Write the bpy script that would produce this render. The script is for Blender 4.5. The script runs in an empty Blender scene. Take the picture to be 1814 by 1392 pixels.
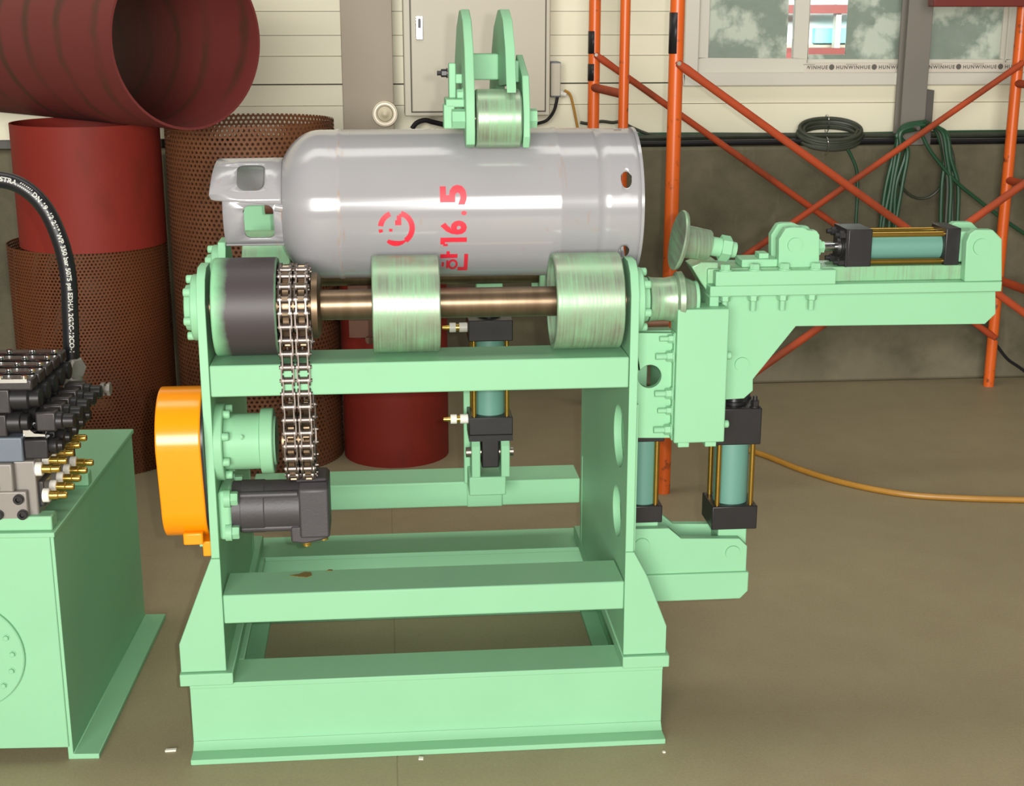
import bpy, bmesh, math, random
from mathutils import Vector, Matrix

random.seed(7)
SC = bpy.context.scene
COL = SC.collection
PI = math.pi

# ------------------------------------------------------------------ camera
FPX = 2500.0
PITCH = math.atan(680 / FPX)
YAW = math.atan(233 / FPX * math.cos(PITCH))
CAM = Vector((-0.066, -2.505, 1.42))
cd = bpy.data.cameras.new('camera')
cam = bpy.data.objects.new('camera', cd)
COL.objects.link(cam)
cam.location = CAM
cam.rotation_euler = (PI / 2 - PITCH, 0, -YAW)
cd.sensor_fit = 'HORIZONTAL'
cd.sensor_width = 36
cd.lens = 36 * FPX / 1814
cd.clip_end = 60
SC.camera = cam
_f = Vector((math.sin(YAW) * math.cos(PITCH), math.cos(YAW) * math.cos(PITCH), -math.sin(PITCH)))
_r = Vector((math.cos(YAW), -math.sin(YAW), 0))
_u = _r.cross(_f)


def ray(px, py):
    return _r * ((px - 907) / FPX) - _u * ((py - 696) / FPX) + _f


def at(px, py, Y):
    """world point seen at a photo pixel, on the plane of depth Y"""
    d = ray(px, py)
    return CAM + d * ((Y - CAM.y) / d.y)


def fl(px, py, z=0.0):
    d = ray(px, py)
    return CAM + d * ((z - CAM.z) / d.z)


def XZ(px, py, Y):
    p = at(px, py, Y)
    return (p.x, p.z)


# ------------------------------------------------------------------ world, lamps, exposure
SC.view_settings.view_transform = 'Standard'
SC.view_settings.look = 'None'
SC.view_settings.exposure = 0.0
SC.view_settings.gamma = 1.0
SC.view_settings.use_curve_mapping = False
W = bpy.data.worlds.new('world')
SC.world = W
W.use_nodes = True
bg = W.node_tree.nodes['Background']
bg.inputs[0].default_value = (1.0, 0.97, 0.90, 1)
bg.inputs[1].default_value = 0.13


def lamp(name, kind, loc, power, color=(1, 1, 1), size=None, aim=None, size_y=None):
    ld = bpy.data.lights.new(name, kind)
    ld.energy = power
    ld.color = color
    if kind == 'AREA':
        ld.shape = 'RECTANGLE'
        ld.size = size
        ld.size_y = size_y or size
    elif size:
        ld.shadow_soft_size = size
    o = bpy.data.objects.new(name, ld)
    COL.objects.link(o)
    o.location = loc
    if aim is not None:
        o.rotation_euler = (Vector(aim) - Vector(loc)).to_track_quat('-Z', 'Y').to_euler()
    return o


# the flash of the camera, a few centimetres right of its lens
lamp('camera_flash', 'POINT', CAM + _r * 0.055 + _u * 0.02, 146, (1.0, 0.97, 0.91), 0.012)
# daylight through the hall's open gate behind the photographer
lamp('gate_daylight', 'AREA', (-1.8, -9.1, 2.3), 1020, (1.0, 0.98, 0.93), 5.0, (0.2, 1.5, 1.0), 3.0)
# soft overhead fill, added to brighten the wall, floor and top faces
lamp('overhead_fill', 'AREA', (0.0, 0.6, 5.2), 105, (1.0, 0.98, 0.90), 7.0, (0.0, 1.3, 0), 1.2)
# daylight on the yard outside the window
lamp('yard_daylight', 'AREA', (2.2, 3.5, 2.4), 420, (0.95, 1.0, 1.0), 3, (2.3, 6.0, 1.3), 1.0)


# ------------------------------------------------------------------ materials
def lin(c):
    c = c / 255.0
    return c / 12.92 if c <= 0.04045 else ((c + 0.055) / 1.055) ** 2.4


def rgb(c):
    return (lin(c[0]), lin(c[1]), lin(c[2]), 1)


class NT:
    def __init__(self, name):
        self.m = bpy.data.materials.new(name)
        self.m.use_nodes = True
        self.t = self.m.node_tree
        self.b = self.t.nodes['Principled BSDF']
        self.out = self.t.nodes['Material Output']
        self.co = None

    def n(self, typ, **kw):
        nd = self.t.nodes.new(typ)
        for k, v in kw.items():
            setattr(nd, k, v)
        return nd

    def link(self, a, b):
        self.t.links.new(a, b)

    def coord(self, scale=(1, 1, 1)):
        if self.co is None:
            self.co = self.n('ShaderNodeTexCoord')
        mp = self.n('ShaderNodeMapping')
        mp.inputs['Scale'].default_value = scale
        self.link(self.co.outputs['Object'], mp.inputs['Vector'])
        return mp.outputs[0]

    def noise(self, scale, detail=4, stretch=(1, 1, 1), rough=0.55):
        nd = self.n('ShaderNodeTexNoise')
        nd.inputs['Scale'].default_value = scale
        nd.inputs['Detail'].default_value = detail
        nd.inputs['Roughness'].default_value = rough
        self.link(self.coord(stretch), nd.inputs['Vector'])
        return nd.outputs[0]

    def ramp(self, fac, p0, p1, c0=(0, 0, 0, 1), c1=(1, 1, 1, 1)):
        r = self.n('ShaderNodeValToRGB')
        r.color_ramp.elements[0].position = p0
        r.color_ramp.elements[1].position = p1
        r.color_ramp.elements[0].color = c0
        r.color_ramp.elements[1].color = c1
        self.link(fac, r.inputs[0])
        return r.outputs[0]

    def mix(self, fac, a, b):
        m = self.n('ShaderNodeMix', data_type='RGBA')
        for sock, v in ((m.inputs[0], fac), (m.inputs[6], a), (m.inputs[7], b)):
            if hasattr(v, 'is_linked'):
                self.link(v, sock)
            else:
                sock.default_value = v
        return m.outputs[2]

    def math(self, op, a, b=None, clamp=False):
        m = self.n('ShaderNodeMath', operation=op, use_clamp=clamp)
        for i, v in enumerate((a, b)):
            if v is None:
                continue
            if hasattr(v, 'is_linked'):
                self.link(v, m.inputs[i])
            else:
                m.inputs[i].default_value = v
        return m.outputs[0]

    def set(self, key, v):
        s = self.b.inputs[key]
        if hasattr(v, 'is_linked'):
            self.link(v, s)
        else:
            s.default_value = v

    def bump(self, h, strength=0.2, dist=0.002):
        b = self.n('ShaderNodeBump')
        b.inputs['Strength'].default_value = strength
        b.inputs['Distance'].default_value = dist
        self.link(h, b.inputs['Height'])
        self.link(b.outputs[0], self.b.inputs['Normal'])


def shade(c, k):
    return (c[0] * k, c[1] * k, c[2] * k, 1)


def simple(name, c, rough=0.5, metal=0.0, var=0.12, scale=9, bump=0.0, bscale=60, spec=0.5, coat=0):
    k = NT(name)
    c = rgb(c)
    k.set('Base Color', k.mix(k.noise(scale), shade(c, 1 - var), shade(c, 1 + var)) if var else c)
    k.set('Roughness', rough)
    k.set('Metallic', metal)
    k.set('Specular IOR Level', spec)
    if coat:
        k.set('Coat Weight', coat)
        k.set('Coat Roughness', 0.12)
    if bump:
        k.bump(k.noise(bscale, 3), bump)
    return k.m


GREEN = (138, 190, 150)
M = {}
M['green'] = simple('green_paint', GREEN, 0.46, var=0.06, scale=5, bump=0.05, bscale=150, spec=0.2)
M['steel'] = simple('bare_steel', (150, 140, 128), 0.33, 0.9, 0.2, 14)
M['chrome'] = simple('chrome', (225, 225, 225), 0.08, 1.0, 0)
M['chain'] = simple('oiled_chain_steel', (128, 118, 112), 0.4, 0.95, 0.25, 80)
M['black'] = simple('black_oxide_metal', (44, 42, 43), 0.38, 0.35, 0.25, 25)
M['motor'] = simple('black_motor_paint', (62, 58, 60), 0.5, 0.0, 0.15, 30, 0.15, 200)
M['teal'] = simple('teal_barrel_paint', (96, 142, 128), 0.45, 0, 0.05)
M['brass'] = simple('yellow_zinc', (176, 140, 66), 0.28, 0.9, 0.15, 40)
M['gold'] = simple('brass_fitting', (206, 170, 84), 0.25, 0.9, 0.1, 40)
M['orange'] = simple('orange_guard_paint', (246, 146, 6), 0.22, 0, 0.02, 6, spec=0.6)
M['white_plastic'] = simple('white_plastic', (225, 222, 212), 0.4, 0, 0.03)
M['rubber'] = simple('black_rubber', (28, 27, 30), 0.35, 0, 0.2, 60)
M['hose_green'] = simple('green_hose', (30, 72, 46), 0.45, 0, 0.2, 30)
M['hose_dark'] = simple('dark_hose', (54, 58, 46), 0.5, 0, 0.3, 30)
M['hose_yellow'] = simple('yellow_hose', (170, 122, 44), 0.45, 0, 0.15, 30)
M['alu'] = simple('grey_aluminium', (140, 134, 128), 0.45, 0.35, 0.08, 30)
M['bluegrey'] = simple('blue_grey_metal', (104, 112, 122), 0.45, 0.3, 0.1, 30)
M['darkgrey'] = simple('dark_valve_metal', (66, 62, 62), 0.35, 0.5, 0.3, 50)
M['blue'] = simple('dark_blue_label', (26, 46, 74), 0.4, 0, 0.1)
M['cabinet'] = simple('cabinet_paint', (186, 179, 160), 0.45, 0, 0.03, 4)
M['cabinet_seam'] = simple('cabinet_seam', (70, 66, 60), 0.6, 0, 0)
M['column'] = simple('grey_column_paint', (152, 140, 122), 0.55, 0, 0.05, 5)
M['column_mid'] = simple('mid_grey_column_paint', (120, 115, 106), 0.55, 0, 0.06, 6)
M['column_dark'] = simple('dark_grey_column_paint', (86, 84, 78), 0.55, 0, 0.08, 12)
M['pvc'] = simple('window_pvc', (206, 202, 188), 0.4, 0, 0.02, 4)
M['cream'] = simple('cream_plastic', (206, 196, 168), 0.35, 0, 0.08, 20)
M['red_mark'] = simple('red_stencil_paint', (214, 40, 58), 0.5, 0, 0.15, 60)
M['white_ink'] = simple('white_ink', (196, 196, 186), 0.5, 0, 0.25, 200)
M['tape_ink'] = simple('tape_ink', (96, 90, 84), 0.6, 0, 0)
M['tape'] = simple('protective_tape', (206, 198, 184), 0.4, 0, 0.02)
M['dirt'] = simple('dried_oil', (120, 100, 40), 0.5, 0, 0.4, 90)
M['foil'] = simple('white_paper', (220, 215, 200), 0.6, 0, 0.05)
M['darkred'] = simple('dark_red_steel', (110, 40, 32), 0.5, 0, 0.15)
M['facade'] = simple('white_facade', (225, 228, 226), 0.6, 0, 0.05)
M['cyan'] = simple('cyan_panel', (120, 205, 210), 0.5, 0, 0.05)
M['rust_brown'] = simple('rusty_bracket_steel', (92, 58, 40), 0.6, 0.3, 0.4, 30)


def mk_worn(name, base, amount, black=False):
    """roller: paint rubbed through to bare steel in rings around the X axis"""
    k = NT(name)
    n1 = k.noise(1.0, 5, (260, 3.5, 3.5), 0.75)
    n2 = k.noise(16, 4)
    sc_ = k.math('ADD', k.math('MULTIPLY', n1, 0.6), k.math('MULTIPLY', n2, 0.4))
    f = k.ramp(sc_, amount - 0.12, amount + 0.16)
    f = k.math('ADD', 0.12, k.math('MULTIPLY', f, 0.75))
    steel = rgb((158, 152, 142)) if not black else rgb((48, 42, 44))
    k.set('Base Color', k.mix(f, rgb(base), steel))
    k.set('Metallic', k.math('MULTIPLY', f, 0.85))
    k.set('Roughness', 0.36)
    k.bump(n1, 0.12, 0.001)
    return k.m


M['worn'] = mk_worn('worn_green_roller', (126, 178, 134), 0.50)
M['worn_less'] = mk_worn('worn_green_spool', (128, 184, 138), 0.60)


def mk_black_roller():
    """black rubbed rubber lagging that leaves a green paint margin at the left end"""
    k = NT('sooty_drive_roller')
    sep = k.n('ShaderNodeSeparateXYZ')
    k.link(k.coord(), sep.inputs[0])
    x = sep.outputs[0]
    a = k.math('MULTIPLY', k.math('ADD', x, 0.380), 42.0)        # from the left end
    b = k.math('MULTIPLY', k.math('ADD', k.math('MULTIPLY', x, -1.0), -0.266), 150.0)
    e = k.math('MINIMUM', a, b)
    s = k.math('ADD', k.math('MULTIPLY', e, 0.6), k.math('MULTIPLY', k.noise(14, 5), 0.7))
    f = k.ramp(s, 0.35, 0.95)
    k.set('Base Color', k.mix(f, rgb((126, 184, 138)), rgb((60, 52, 54))))
    k.set('Roughness', 0.5)
    return k.m


M['sooty'] = mk_black_roller()


def mk_shaft():
    k = NT('oily_brown_shaft')
    n1 = k.noise(1.0, 4, (40, 8, 8))
    k.set('Base Color', k.mix(n1, rgb((88, 70, 54)), rgb((140, 120, 96))))
    k.set('Metallic', 0.8)
    k.set('Roughness', 0.36)
    return k.m


M['shaft'] = mk_shaft()


def mk_gas():
    k = NT('gas_cylinder_grey')
    base = k.mix(k.noise(3, 3), rgb((147, 145, 149)), rgb((157, 155, 156)))
    r1 = k.ramp(k.noise(1.0, 6, (55, 6, 9), 0.65), 0.655, 0.74)
    r2 = k.ramp(k.noise(38, 5), 0.66, 0.78)
    sep = k.n('ShaderNodeSeparateXYZ')
    k.link(k.coord(), sep.inputs[0])
    da = k.math('ABSOLUTE', k.math('ADD', sep.outputs[0], 0.152))
    db = k.math('ABSOLUTE', k.math('ADD', sep.outputs[0], -0.270))
    near = k.math('SUBTRACT', 1.0, k.math('MULTIPLY', k.math('MINIMUM', da, db), 40.0), True)   # rust gathers at the two weld seams
    r3 = k.ramp(k.math('ADD', k.math('MULTIPLY', near, 0.22), k.noise(1.0, 6, (110, 12, 12), 0.7)), 0.72, 0.90)
    f = k.math('MAXIMUM', k.math('MULTIPLY', r1, 0.4), k.math('MULTIPLY', r2, 0.35))
    f = k.math('MAXIMUM', f, k.math('MULTIPLY', r3, 0.6))
    k.set('Base Color', k.mix(f, base, rgb((166, 112, 54))))
    k.set('Roughness', k.math('ADD', 0.22, k.math('MULTIPLY', f, 0.3)))
    k.set('Specular IOR Level', 0.9)
    k.set('Anisotropic', 0.95)
    tg = k.n('ShaderNodeTangent', direction_type='RADIAL', axis='X')
    k.link(tg.outputs[0], k.b.inputs['Tangent'])
    k.set('Anisotropic Rotation', 0.25)
    return k.m


M['gas'] = mk_gas()


def mk_primer(name, c, rust, lo=0.5, hi=0.8):
    k = NT(name)
    base = k.mix(k.noise(2.5, 4), shade(rgb(c), 0.85), shade(rgb(c), 1.12))
    f = k.ramp(k.noise(5, 6, (1, 1, 0.6)), lo, hi)
    k.set('Base Color', k.mix(f, base, rgb(rust)))
    k.set('Roughness', 0.6)
    k.set('Specular IOR Level', 0.22)
    k.bump(k.noise(120, 3), 0.08)
    return k.m


M['primer'] = mk_primer('red_primer', (130, 42, 33), (90, 40, 24), 0.55, 0.85)


def mk_pipe():
    """primer with rust bands round the pipe axis (local Z) near its mouth"""
    k = NT('banded_red_primer')
    sep = k.n('ShaderNodeSeparateXYZ')
    k.link(k.coord(), sep.inputs[0])
    z = k.math('ADD', sep.outputs[2], k.math('MULTIPLY', k.noise(1.6), 0.22))
    w = k.math('SINE', k.math('MULTIPLY', z, 38.0))
    f = k.math('MULTIPLY', k.ramp(w, 0.55, 1.0), k.ramp(k.noise(6, 5), 0.3, 0.6))
    k.set('Base Color', k.mix(f, k.mix(k.noise(3), rgb((98, 36, 32)), rgb((114, 44, 40))), rgb((78, 42, 26))))
    k.set('Roughness', 0.6)
    return k.m


M['pipe'] = mk_pipe()


def mk_perf(name, R, pitch, c0, c1):
    k = NT(name)
    sep = k.n('ShaderNodeSeparateXYZ')
    k.link(k.coord(), sep.inputs[0])
    ang = k.math('ARCTAN2', sep.outputs[1], sep.outputs[0])
    s = k.math('MULTIPLY', ang, R / pitch)
    t = k.math('MULTIPLY', sep.outputs[2], 1 / pitch / 1.732)

    def cell(off):
        a = k.math('SUBTRACT', k.math('FRACT', k.math('ADD', s, off)), 0.5)
        b = k.math('MULTIPLY', k.math('SUBTRACT', k.math('FRACT', k.math('ADD', t, off)), 0.5), 1.732)
        return k.math('ADD', k.math('MULTIPLY', a, a), k.math('MULTIPLY', b, b))
    d = k.math('MINIMUM', cell(0.0), cell(0.5))
    hole = k.math('LESS_THAN', d, 0.088)
    k.set('Base Color', k.mix(k.noise(7, 6), rgb(c0), rgb(c1)))
    k.set('Roughness', 0.7)
    k.set('Metallic', 0.1)
    tr = k.n('ShaderNodeBsdfTransparent')
    mx = k.n('ShaderNodeMixShader')
    k.link(hole, mx.inputs[0])
    k.link(k.b.outputs[0], mx.inputs[1])
    k.link(tr.outputs[0], mx.inputs[2])
    k.link(mx.outputs[0], k.out.inputs[0])
    return k.m


M['perf'] = mk_perf('perforated_rusty_sheet', 0.25, 0.0155, (80, 43, 23), (124, 77, 43))
M['perf_fine'] = mk_perf('fine_perforated_rusty_sheet', 0.24, 0.0115, (84, 42, 18), (120, 64, 24))


def mk_scaf():
    k = NT('worn_orange_scaffold_paint')
    f = k.ramp(k.noise(26, 6), 0.6, 0.72)
    k.set('Base Color', k.mix(f, k.mix(k.noise(3), rgb((210, 88, 28)), rgb((228, 106, 36))), rgb((88, 46, 30))))
    k.set('Roughness', 0.35)
    return k.m


M['scaf'] = mk_scaf()
M['brace'] = mk_primer('brace_red_orange', (172, 72, 40), (112, 56, 36), 0.5, 0.75)


def mk_floor():
    k = NT('stained_concrete_floor')
    a = k.mix(k.noise(0.9, 6), rgb((132, 122, 96)), rgb((160, 148, 117)))
    f = k.ramp(k.noise(7, 6), 0.35, 0.75)
    g = k.ramp(k.noise(160, 4), 0.35, 0.7)
    c = k.mix(k.math('MULTIPLY', f, 0.35), a, rgb((126, 112, 86)))
    c = k.mix(k.math('MULTIPLY', g, 0.22), c, rgb((178, 162, 130)))
    k.set('Base Color', c)
    k.set('Roughness', 0.55)
    k.set('Specular IOR Level', 0.3)
    k.bump(k.noise(220, 4), 0.15)
    return k.m


M['floor'] = mk_floor()


def mk_concrete():
    k = NT('stained_concrete_wall')
    a = k.mix(k.ramp(k.noise(3.2, 7, rough=0.65), 0.3, 0.7), rgb((72, 68, 50)), rgb((112, 105, 82)))
    f = k.ramp(k.noise(1.0, 6, (9, 9, 2)), 0.58, 0.78)
    c = k.mix(k.math('MULTIPLY', f, 0.5), a, rgb((142, 132, 106)))
    sep = k.n('ShaderNodeSeparateXYZ')
    k.link(k.coord(), sep.inputs[0])
    lime = k.ramp(k.math('ADD', k.math('MULTIPLY', sep.outputs[2], -2.2), k.noise(4.5, 5)), 0.15, 0.55)    # lime bloom along the foot of the wall
    c = k.mix(k.math('MULTIPLY', lime, 0.45), c, rgb((146, 138, 114)))
    k.set('Base Color', c)
    k.set('Roughness', 0.8)
    k.bump(k.noise(70, 5), 0.25)
    return k.m


M['concrete'] = mk_concrete()
M['siding'] = simple('cream_siding', (232, 226, 200), 0.5, 0, 0.03, 2)


def mk_film():
    """frosted privacy film with pale ice-flower clusters; light passes diffusely"""
    k = NT('frosted_pattern_glass')
    vo = k.n('ShaderNodeTexVoronoi')
    vo.inputs['Scale'].default_value = 5.2
    nz = k.n('ShaderNodeTexNoise')
    nz.inputs['Scale'].default_value = 22
    nz.inputs['Detail'].default_value = 6
    k.link(k.coord(), nz.inputs['Vector'])
    ad = k.n('ShaderNodeVectorMath', operation='MULTIPLY_ADD')
    k.link(nz.outputs[1], ad.inputs[0])
    ad.inputs[1].default_value = (0.16, 0.16, 0.16)
    k.link(k.coord((1, 0.2, 1.15)), ad.inputs[2])
    k.link(ad.outputs[0], vo.inputs['Vector'])
    f = k.ramp(vo.outputs['Distance'], 0.30, 0.52, (1, 1, 1, 1), (0, 0, 0, 1))
    c = k.mix(f, k.mix(k.noise(14, 6), rgb((140, 156, 140)), rgb((166, 178, 168))), rgb((212, 220, 206)))
    k.set('Base Color', c)
    k.set('Roughness', 0.25)
    tl = k.n('ShaderNodeBsdfTranslucent')
    k.link(c, tl.inputs[0])
    mx = k.n('ShaderNodeMixShader')
    mx.inputs[0].default_value = 0.25
    k.link(k.b.outputs[0], mx.inputs[1])
    k.link(tl.outputs[0], mx.inputs[2])
    k.link(mx.outputs[0], k.out.inputs[0])
    return k.m


M['film'] = mk_film()


def mk_glass():
    k = NT('clear_window_glass')
    tr = k.n('ShaderNodeBsdfTransparent')
    tr.inputs[0].default_value = (0.93, 0.97, 0.96, 1)
    gl = k.n('ShaderNodeBsdfGlossy')
    gl.inputs['Roughness'].default_value = 0.02
    mx = k.n('ShaderNodeMixShader')
    mx.inputs[0].default_value = 0.06
    k.link(tr.outputs[0], mx.inputs[1])
    k.link(gl.outputs[0], mx.inputs[2])
    k.link(mx.outputs[0], k.out.inputs[0])
    return k.m


M['glass'] = mk_glass()


# ------------------------------------------------------------------ mesh helpers
def basis(d):
    d = Vector(d).normalized()
    a = Vector((0, 0, 1)) if abs(d.z) < 0.9 else Vector((1, 0, 0))
    u = a.cross(d).normalized()
    return d, u, d.cross(u)


class MB:
    def __init__(self):
        self.v, self.f = [], []

    def add(self, vs, fs):
        o = len(self.v)
        self.v += [tuple(p) for p in vs]
        self.f += [tuple(i + o for i in q) for q in fs]
        return self

    def box(self, x0, x1, y0, y1, z0, z1):
        vs = [(x, y, z) for z in (z0, z1) for y in (y0, y1) for x in (x0, x1)]
        return self.add(vs, [(0, 2, 3, 1), (4, 5, 7, 6), (0, 1, 5, 4), (2, 6, 7, 3), (0, 4, 6, 2), (1, 3, 7, 5)])

    def prism(self, poly, ax, a, b):
        n = len(poly)
        mk = {'X': lambda p, t: (t, p[0], p[1]), 'Y': lambda p, t: (p[0], t, p[1]), 'Z': lambda p, t: (p[0], p[1], t)}[ax]
        vs = [mk(p, a) for p in poly] + [mk(p, b) for p in poly]
        fs = [tuple(range(n)), tuple(range(2 * n - 1, n - 1, -1))]
        fs += [(i, (i + 1) % n, n + (i + 1) % n, n + i) for i in range(n)]
        return self.add(vs, fs)

    def lathe(self, p0, d, prof, n=32, phase=0.0):
        p0 = Vector(p0)
        d, u, v = basis(d)
        vs, fs, rows = [], [], []
        for (t, r) in prof:
            if r <= 1e-6:
                rows.append([len(vs)])
                vs.append(p0 + d * t)
            else:
                rows.append(list(range(len(vs), len(vs) + n)))
                for i in range(n):
                    a = 2 * PI * i / n + phase
                    vs.append(p0 + d * t + (u * math.cos(a) + v * math.sin(a)) * r)
        for A, B in zip(rows, rows[1:]):
            for i in range(n):
                j = (i + 1) % n
                if len(A) == 1 and len(B) == 1:
                    continue
                if len(A) == 1:
                    fs.append((A[0], B[i], B[j]))
                elif len(B) == 1:
                    fs.append((A[i], A[j], B[0]))
                else:
                    fs.append((A[i], A[j], B[j], B[i]))
        return self.add(vs, fs)

    def cyl(self, p0, p1, r0, r1=None, n=24, phase=0.0):
        p0, p1 = Vector(p0), Vector(p1)
        L = (p1 - p0).length
        r1 = r0 if r1 is None else r1
        return self.lathe(p0, p1 - p0, [(0, 0), (0, r0), (L, r1), (L, 0)], n, phase)

    def tube(self, pts, r, n=10, closed=False):
        pts = [Vector(p) for p in pts]
        m = len(pts)
        vs, fs = [], []
        up = None
        for i, p in enumerate(pts):
            a = pts[(i - 1) % m] if (closed or i > 0) else p
            b = pts[(i + 1) % m] if (closed or i < m - 1) else p
            d = (b - a).normalized()
            if up is None:
                _, up, _ = basis(d)
            up = (up - d * up.dot(d)).normalized()
            w = d.cross(up)
            rr = r[i] if isinstance(r, (list, tuple)) else r
            for k in range(n):
                q = 2 * PI * k / n
                vs.append(p + (up * math.cos(q) + w * math.sin(q)) * rr)
        for i in range(m if closed else m - 1):
            j = (i + 1) % m
            for k in range(n):
                l = (k + 1) % n
                fs.append((i * n + k, i * n + l, j * n + l, j * n + k))
        if not closed:
            fs.append(tuple(range(n - 1, -1, -1)))
            fs.append(tuple(range((m - 1) * n, m * n)))
        return self.add(vs, fs)

    def xf(self, mat):
        self.v = [tuple(mat @ Vector(p)) for p in self.v]
        return self

    def mesh(self, name, mat, sharp=35):
        me = bpy.data.meshes.new(name)
        me.from_pydata(self.v, [], self.f)
        bm = bmesh.new()
        bm.from_mesh(me)
        bmesh.ops.remove_doubles(bm, verts=bm.verts, dist=1e-6)
        bmesh.ops.recalc_face_normals(bm, faces=bm.faces)
        bm.to_mesh(me)
        bm.free()
        me.polygons.foreach_set('use_smooth', [True] * len(me.polygons))
        me.set_sharp_from_angle(angle=math.radians(sharp))
        if mat is not None:
            me.materials.append(mat)
        return me

    def build(self, name, mat, parent=None, bevel=0.0, sharp=35, solid=0):
        o = link(name, self.mesh(name, mat, sharp), parent)
        if solid:
            s = o.modifiers.new('thickness', 'SOLIDIFY')
            s.thickness = solid
            s.offset = -1
        if bevel:
            b = o.modifiers.new('bevel', 'BEVEL')
            b.width = bevel
            b.segments = 2
            b.limit_method = 'ANGLE'
            b.angle_limit = math.radians(40)
        return o


def link(name, data, parent=None, mat=None):
    o = bpy.data.objects.new(name, data)
    COL.objects.link(o)
    if mat is not None:
        o.matrix_basis = mat
    if parent is not None:
        o.parent = parent
        if not parent.get('_local'):
            o.matrix_parent_inverse = Matrix.Translation(parent.location).inverted() if parent.type == 'EMPTY' else \
                (parent.matrix_basis.inverted())
    return o


def tag(o, label, cat, group=None):
    o['label'] = label
    o['category'] = cat
    if group:
        o['group'] = group
    return o


def struct(o):
    o['kind'] = 'structure'
    return o


def thing(name, label, cat, loc, rz=0.0, group=None, local=False):
    o = bpy.data.objects.new(name, None)
    COL.objects.link(o)
    o.empty_display_size = 0.05
    o.location = loc
    o.rotation_euler = (0, 0, rz)
    if local:
        o['_local'] = 1
    return tag(o, label, cat, group)


def dir_mat(loc, d, roll=0.0):
    d, u, v = basis(d)
    m = Matrix((u, v, d)).transposed().to_4x4()
    return Matrix.Translation(Vector(loc)) @ m @ Matrix.Rotation(roll, 4, 'Z')


def curve_fill(outer, holes, thick=0.0):
    """flat plate with holes as (verts, faces) in the XY plane, centred on z=0"""
    cu = bpy.data.curves.new('plate_outline', 'CURVE')
    cu.dimensions = '2D'
    cu.fill_mode = 'BOTH'
    cu.extrude = thick / 2
    for poly in [outer] + holes:
        sp = cu.splines.new('POLY')
        sp.points.add(len(poly) - 1)
        for q, p in zip(sp.points, poly):
            q.co = (p[0], p[1], 0, 1)
        sp.use_cyclic_u = True
    return eat(cu)


def eat(cu):
    ob = bpy.data.objects.new('temporary_outline', cu)
    COL.objects.link(ob)
    me = bpy.data.meshes.new_from_object(ob.evaluated_get(bpy.context.evaluated_depsgraph_get()))
    vs = [tuple(v.co) for v in me.vertices]
    fs = [tuple(p.vertices) for p in me.polygons]
    bpy.data.objects.remove(ob)
    bpy.data.curves.remove(cu)
    bpy.data.meshes.remove(me)
    return vs, fs


def text_shape(s, size, shear=0.0, bold=0.0, spacing=1.0):
    cu = bpy.data.curves.new('lettering', 'FONT')
    cu.body = s
    cu.size = size
    cu.fill_mode = 'FRONT'
    cu.dimensions = '2D'
    cu.offset = bold
    cu.space_character = spacing
    cu.resolution_u = 3
    return eat(cu)


def circle(cx, cy, r, n=32, ry=None):
    ry = ry or r
    return [(cx + r * math.cos(2 * PI * i / n), cy + ry * math.sin(2 * PI * i / n)) for i in range(n)]


def plate(outer, holes, ax, a, b):
    vs, fs = curve_fill(outer, holes, abs(b - a))
    m = (a + b) / 2
    fn = {'X': lambda p: (m + p[2], p[0], p[1]), 'Y': lambda p: (p[0], m + p[2], p[1]), 'Z': lambda p: (p[0], p[1], m + p[2])}[ax]
    return MB().add([fn(p) for p in vs], fs)


def refine(vs, fs, axis, step):
    """cut a flat mesh by planes so that it can be bent"""
    bm = bmesh.new()
    bv = [bm.verts.new(p) for p in vs]
    for f in fs:
        try:
            bm.faces.new([bv[i] for i in f])
        except ValueError:
            pass
    lo = min(p[axis] for p in vs)
    hi = max(p[axis] for p in vs)
    no = [0, 0, 0]
    no[axis] = 1
    t = lo + step
    while t < hi - step * 0.3:
        co = [0, 0, 0]
        co[axis] = t
        bmesh.ops.bisect_plane(bm, geom=bm.verts[:] + bm.edges[:] + bm.faces[:], plane_co=co, plane_no=no)
        t += step
    bm.verts.index_update()
    out = [tuple(v.co) for v in bm.verts], [tuple(v.index for v in f.verts) for f in bm.faces]
    bm.free()
    return out


def smooth_path(pts, k=8):
    """Catmull-Rom through the points"""
    pts = [Vector(p) for p in pts]
    out = []
    for i in range(len(pts) - 1):
        p0 = pts[max(i - 1, 0)]
        p1, p2 = pts[i], pts[i + 1]
        p3 = pts[min(i + 2, len(pts) - 1)]
        for j in range(k):
            t = j / k
            out.append(0.5 * ((2 * p1) + (p2 - p0) * t + (2 * p0 - 5 * p1 + 4 * p2 - p3) * t * t + (3 * p1 - p0 - 3 * p2 + p3) * t ** 3))
    out.append(pts[-1])
    return out


def bolt_mesh(r, h, mat, washer=True, stud=0.0):
    b = MB()
    z = 0
    if washer:
        b.cyl((0, 0, 0), (0, 0, h * 0.22), r * 1.25, n=18)
        z = h * 0.22
    b.lathe((0, 0, z), (0, 0, 1), [(0, 0), (0, r), (h * 0.85, r), (h, r * 0.82), (h, 0)], 6)
    if stud:
        b.cyl((0, 0, z + h), (0, 0, z + h + stud), r * 0.58, n=12)
    return b.mesh('hex_bolt', mat, 25)


BOLT = bolt_mesh(0.0085, 0.0085, M['green'])
BOLT_STUD = bolt_mesh(0.0085, 0.009, M['green'], True, 0.016)
CAPSCREW = MB().lathe((0, 0, 0), (0, 0, 1), [(0, 0), (0, 0.0085), (0.011, 0.0085), (0.013, 0.007), (0.013, 0)], 16).mesh('cap_screw', M['green'])
NUT_BLACK = bolt_mesh(0.0085, 0.012, M['black'], True, 0.008)


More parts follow.
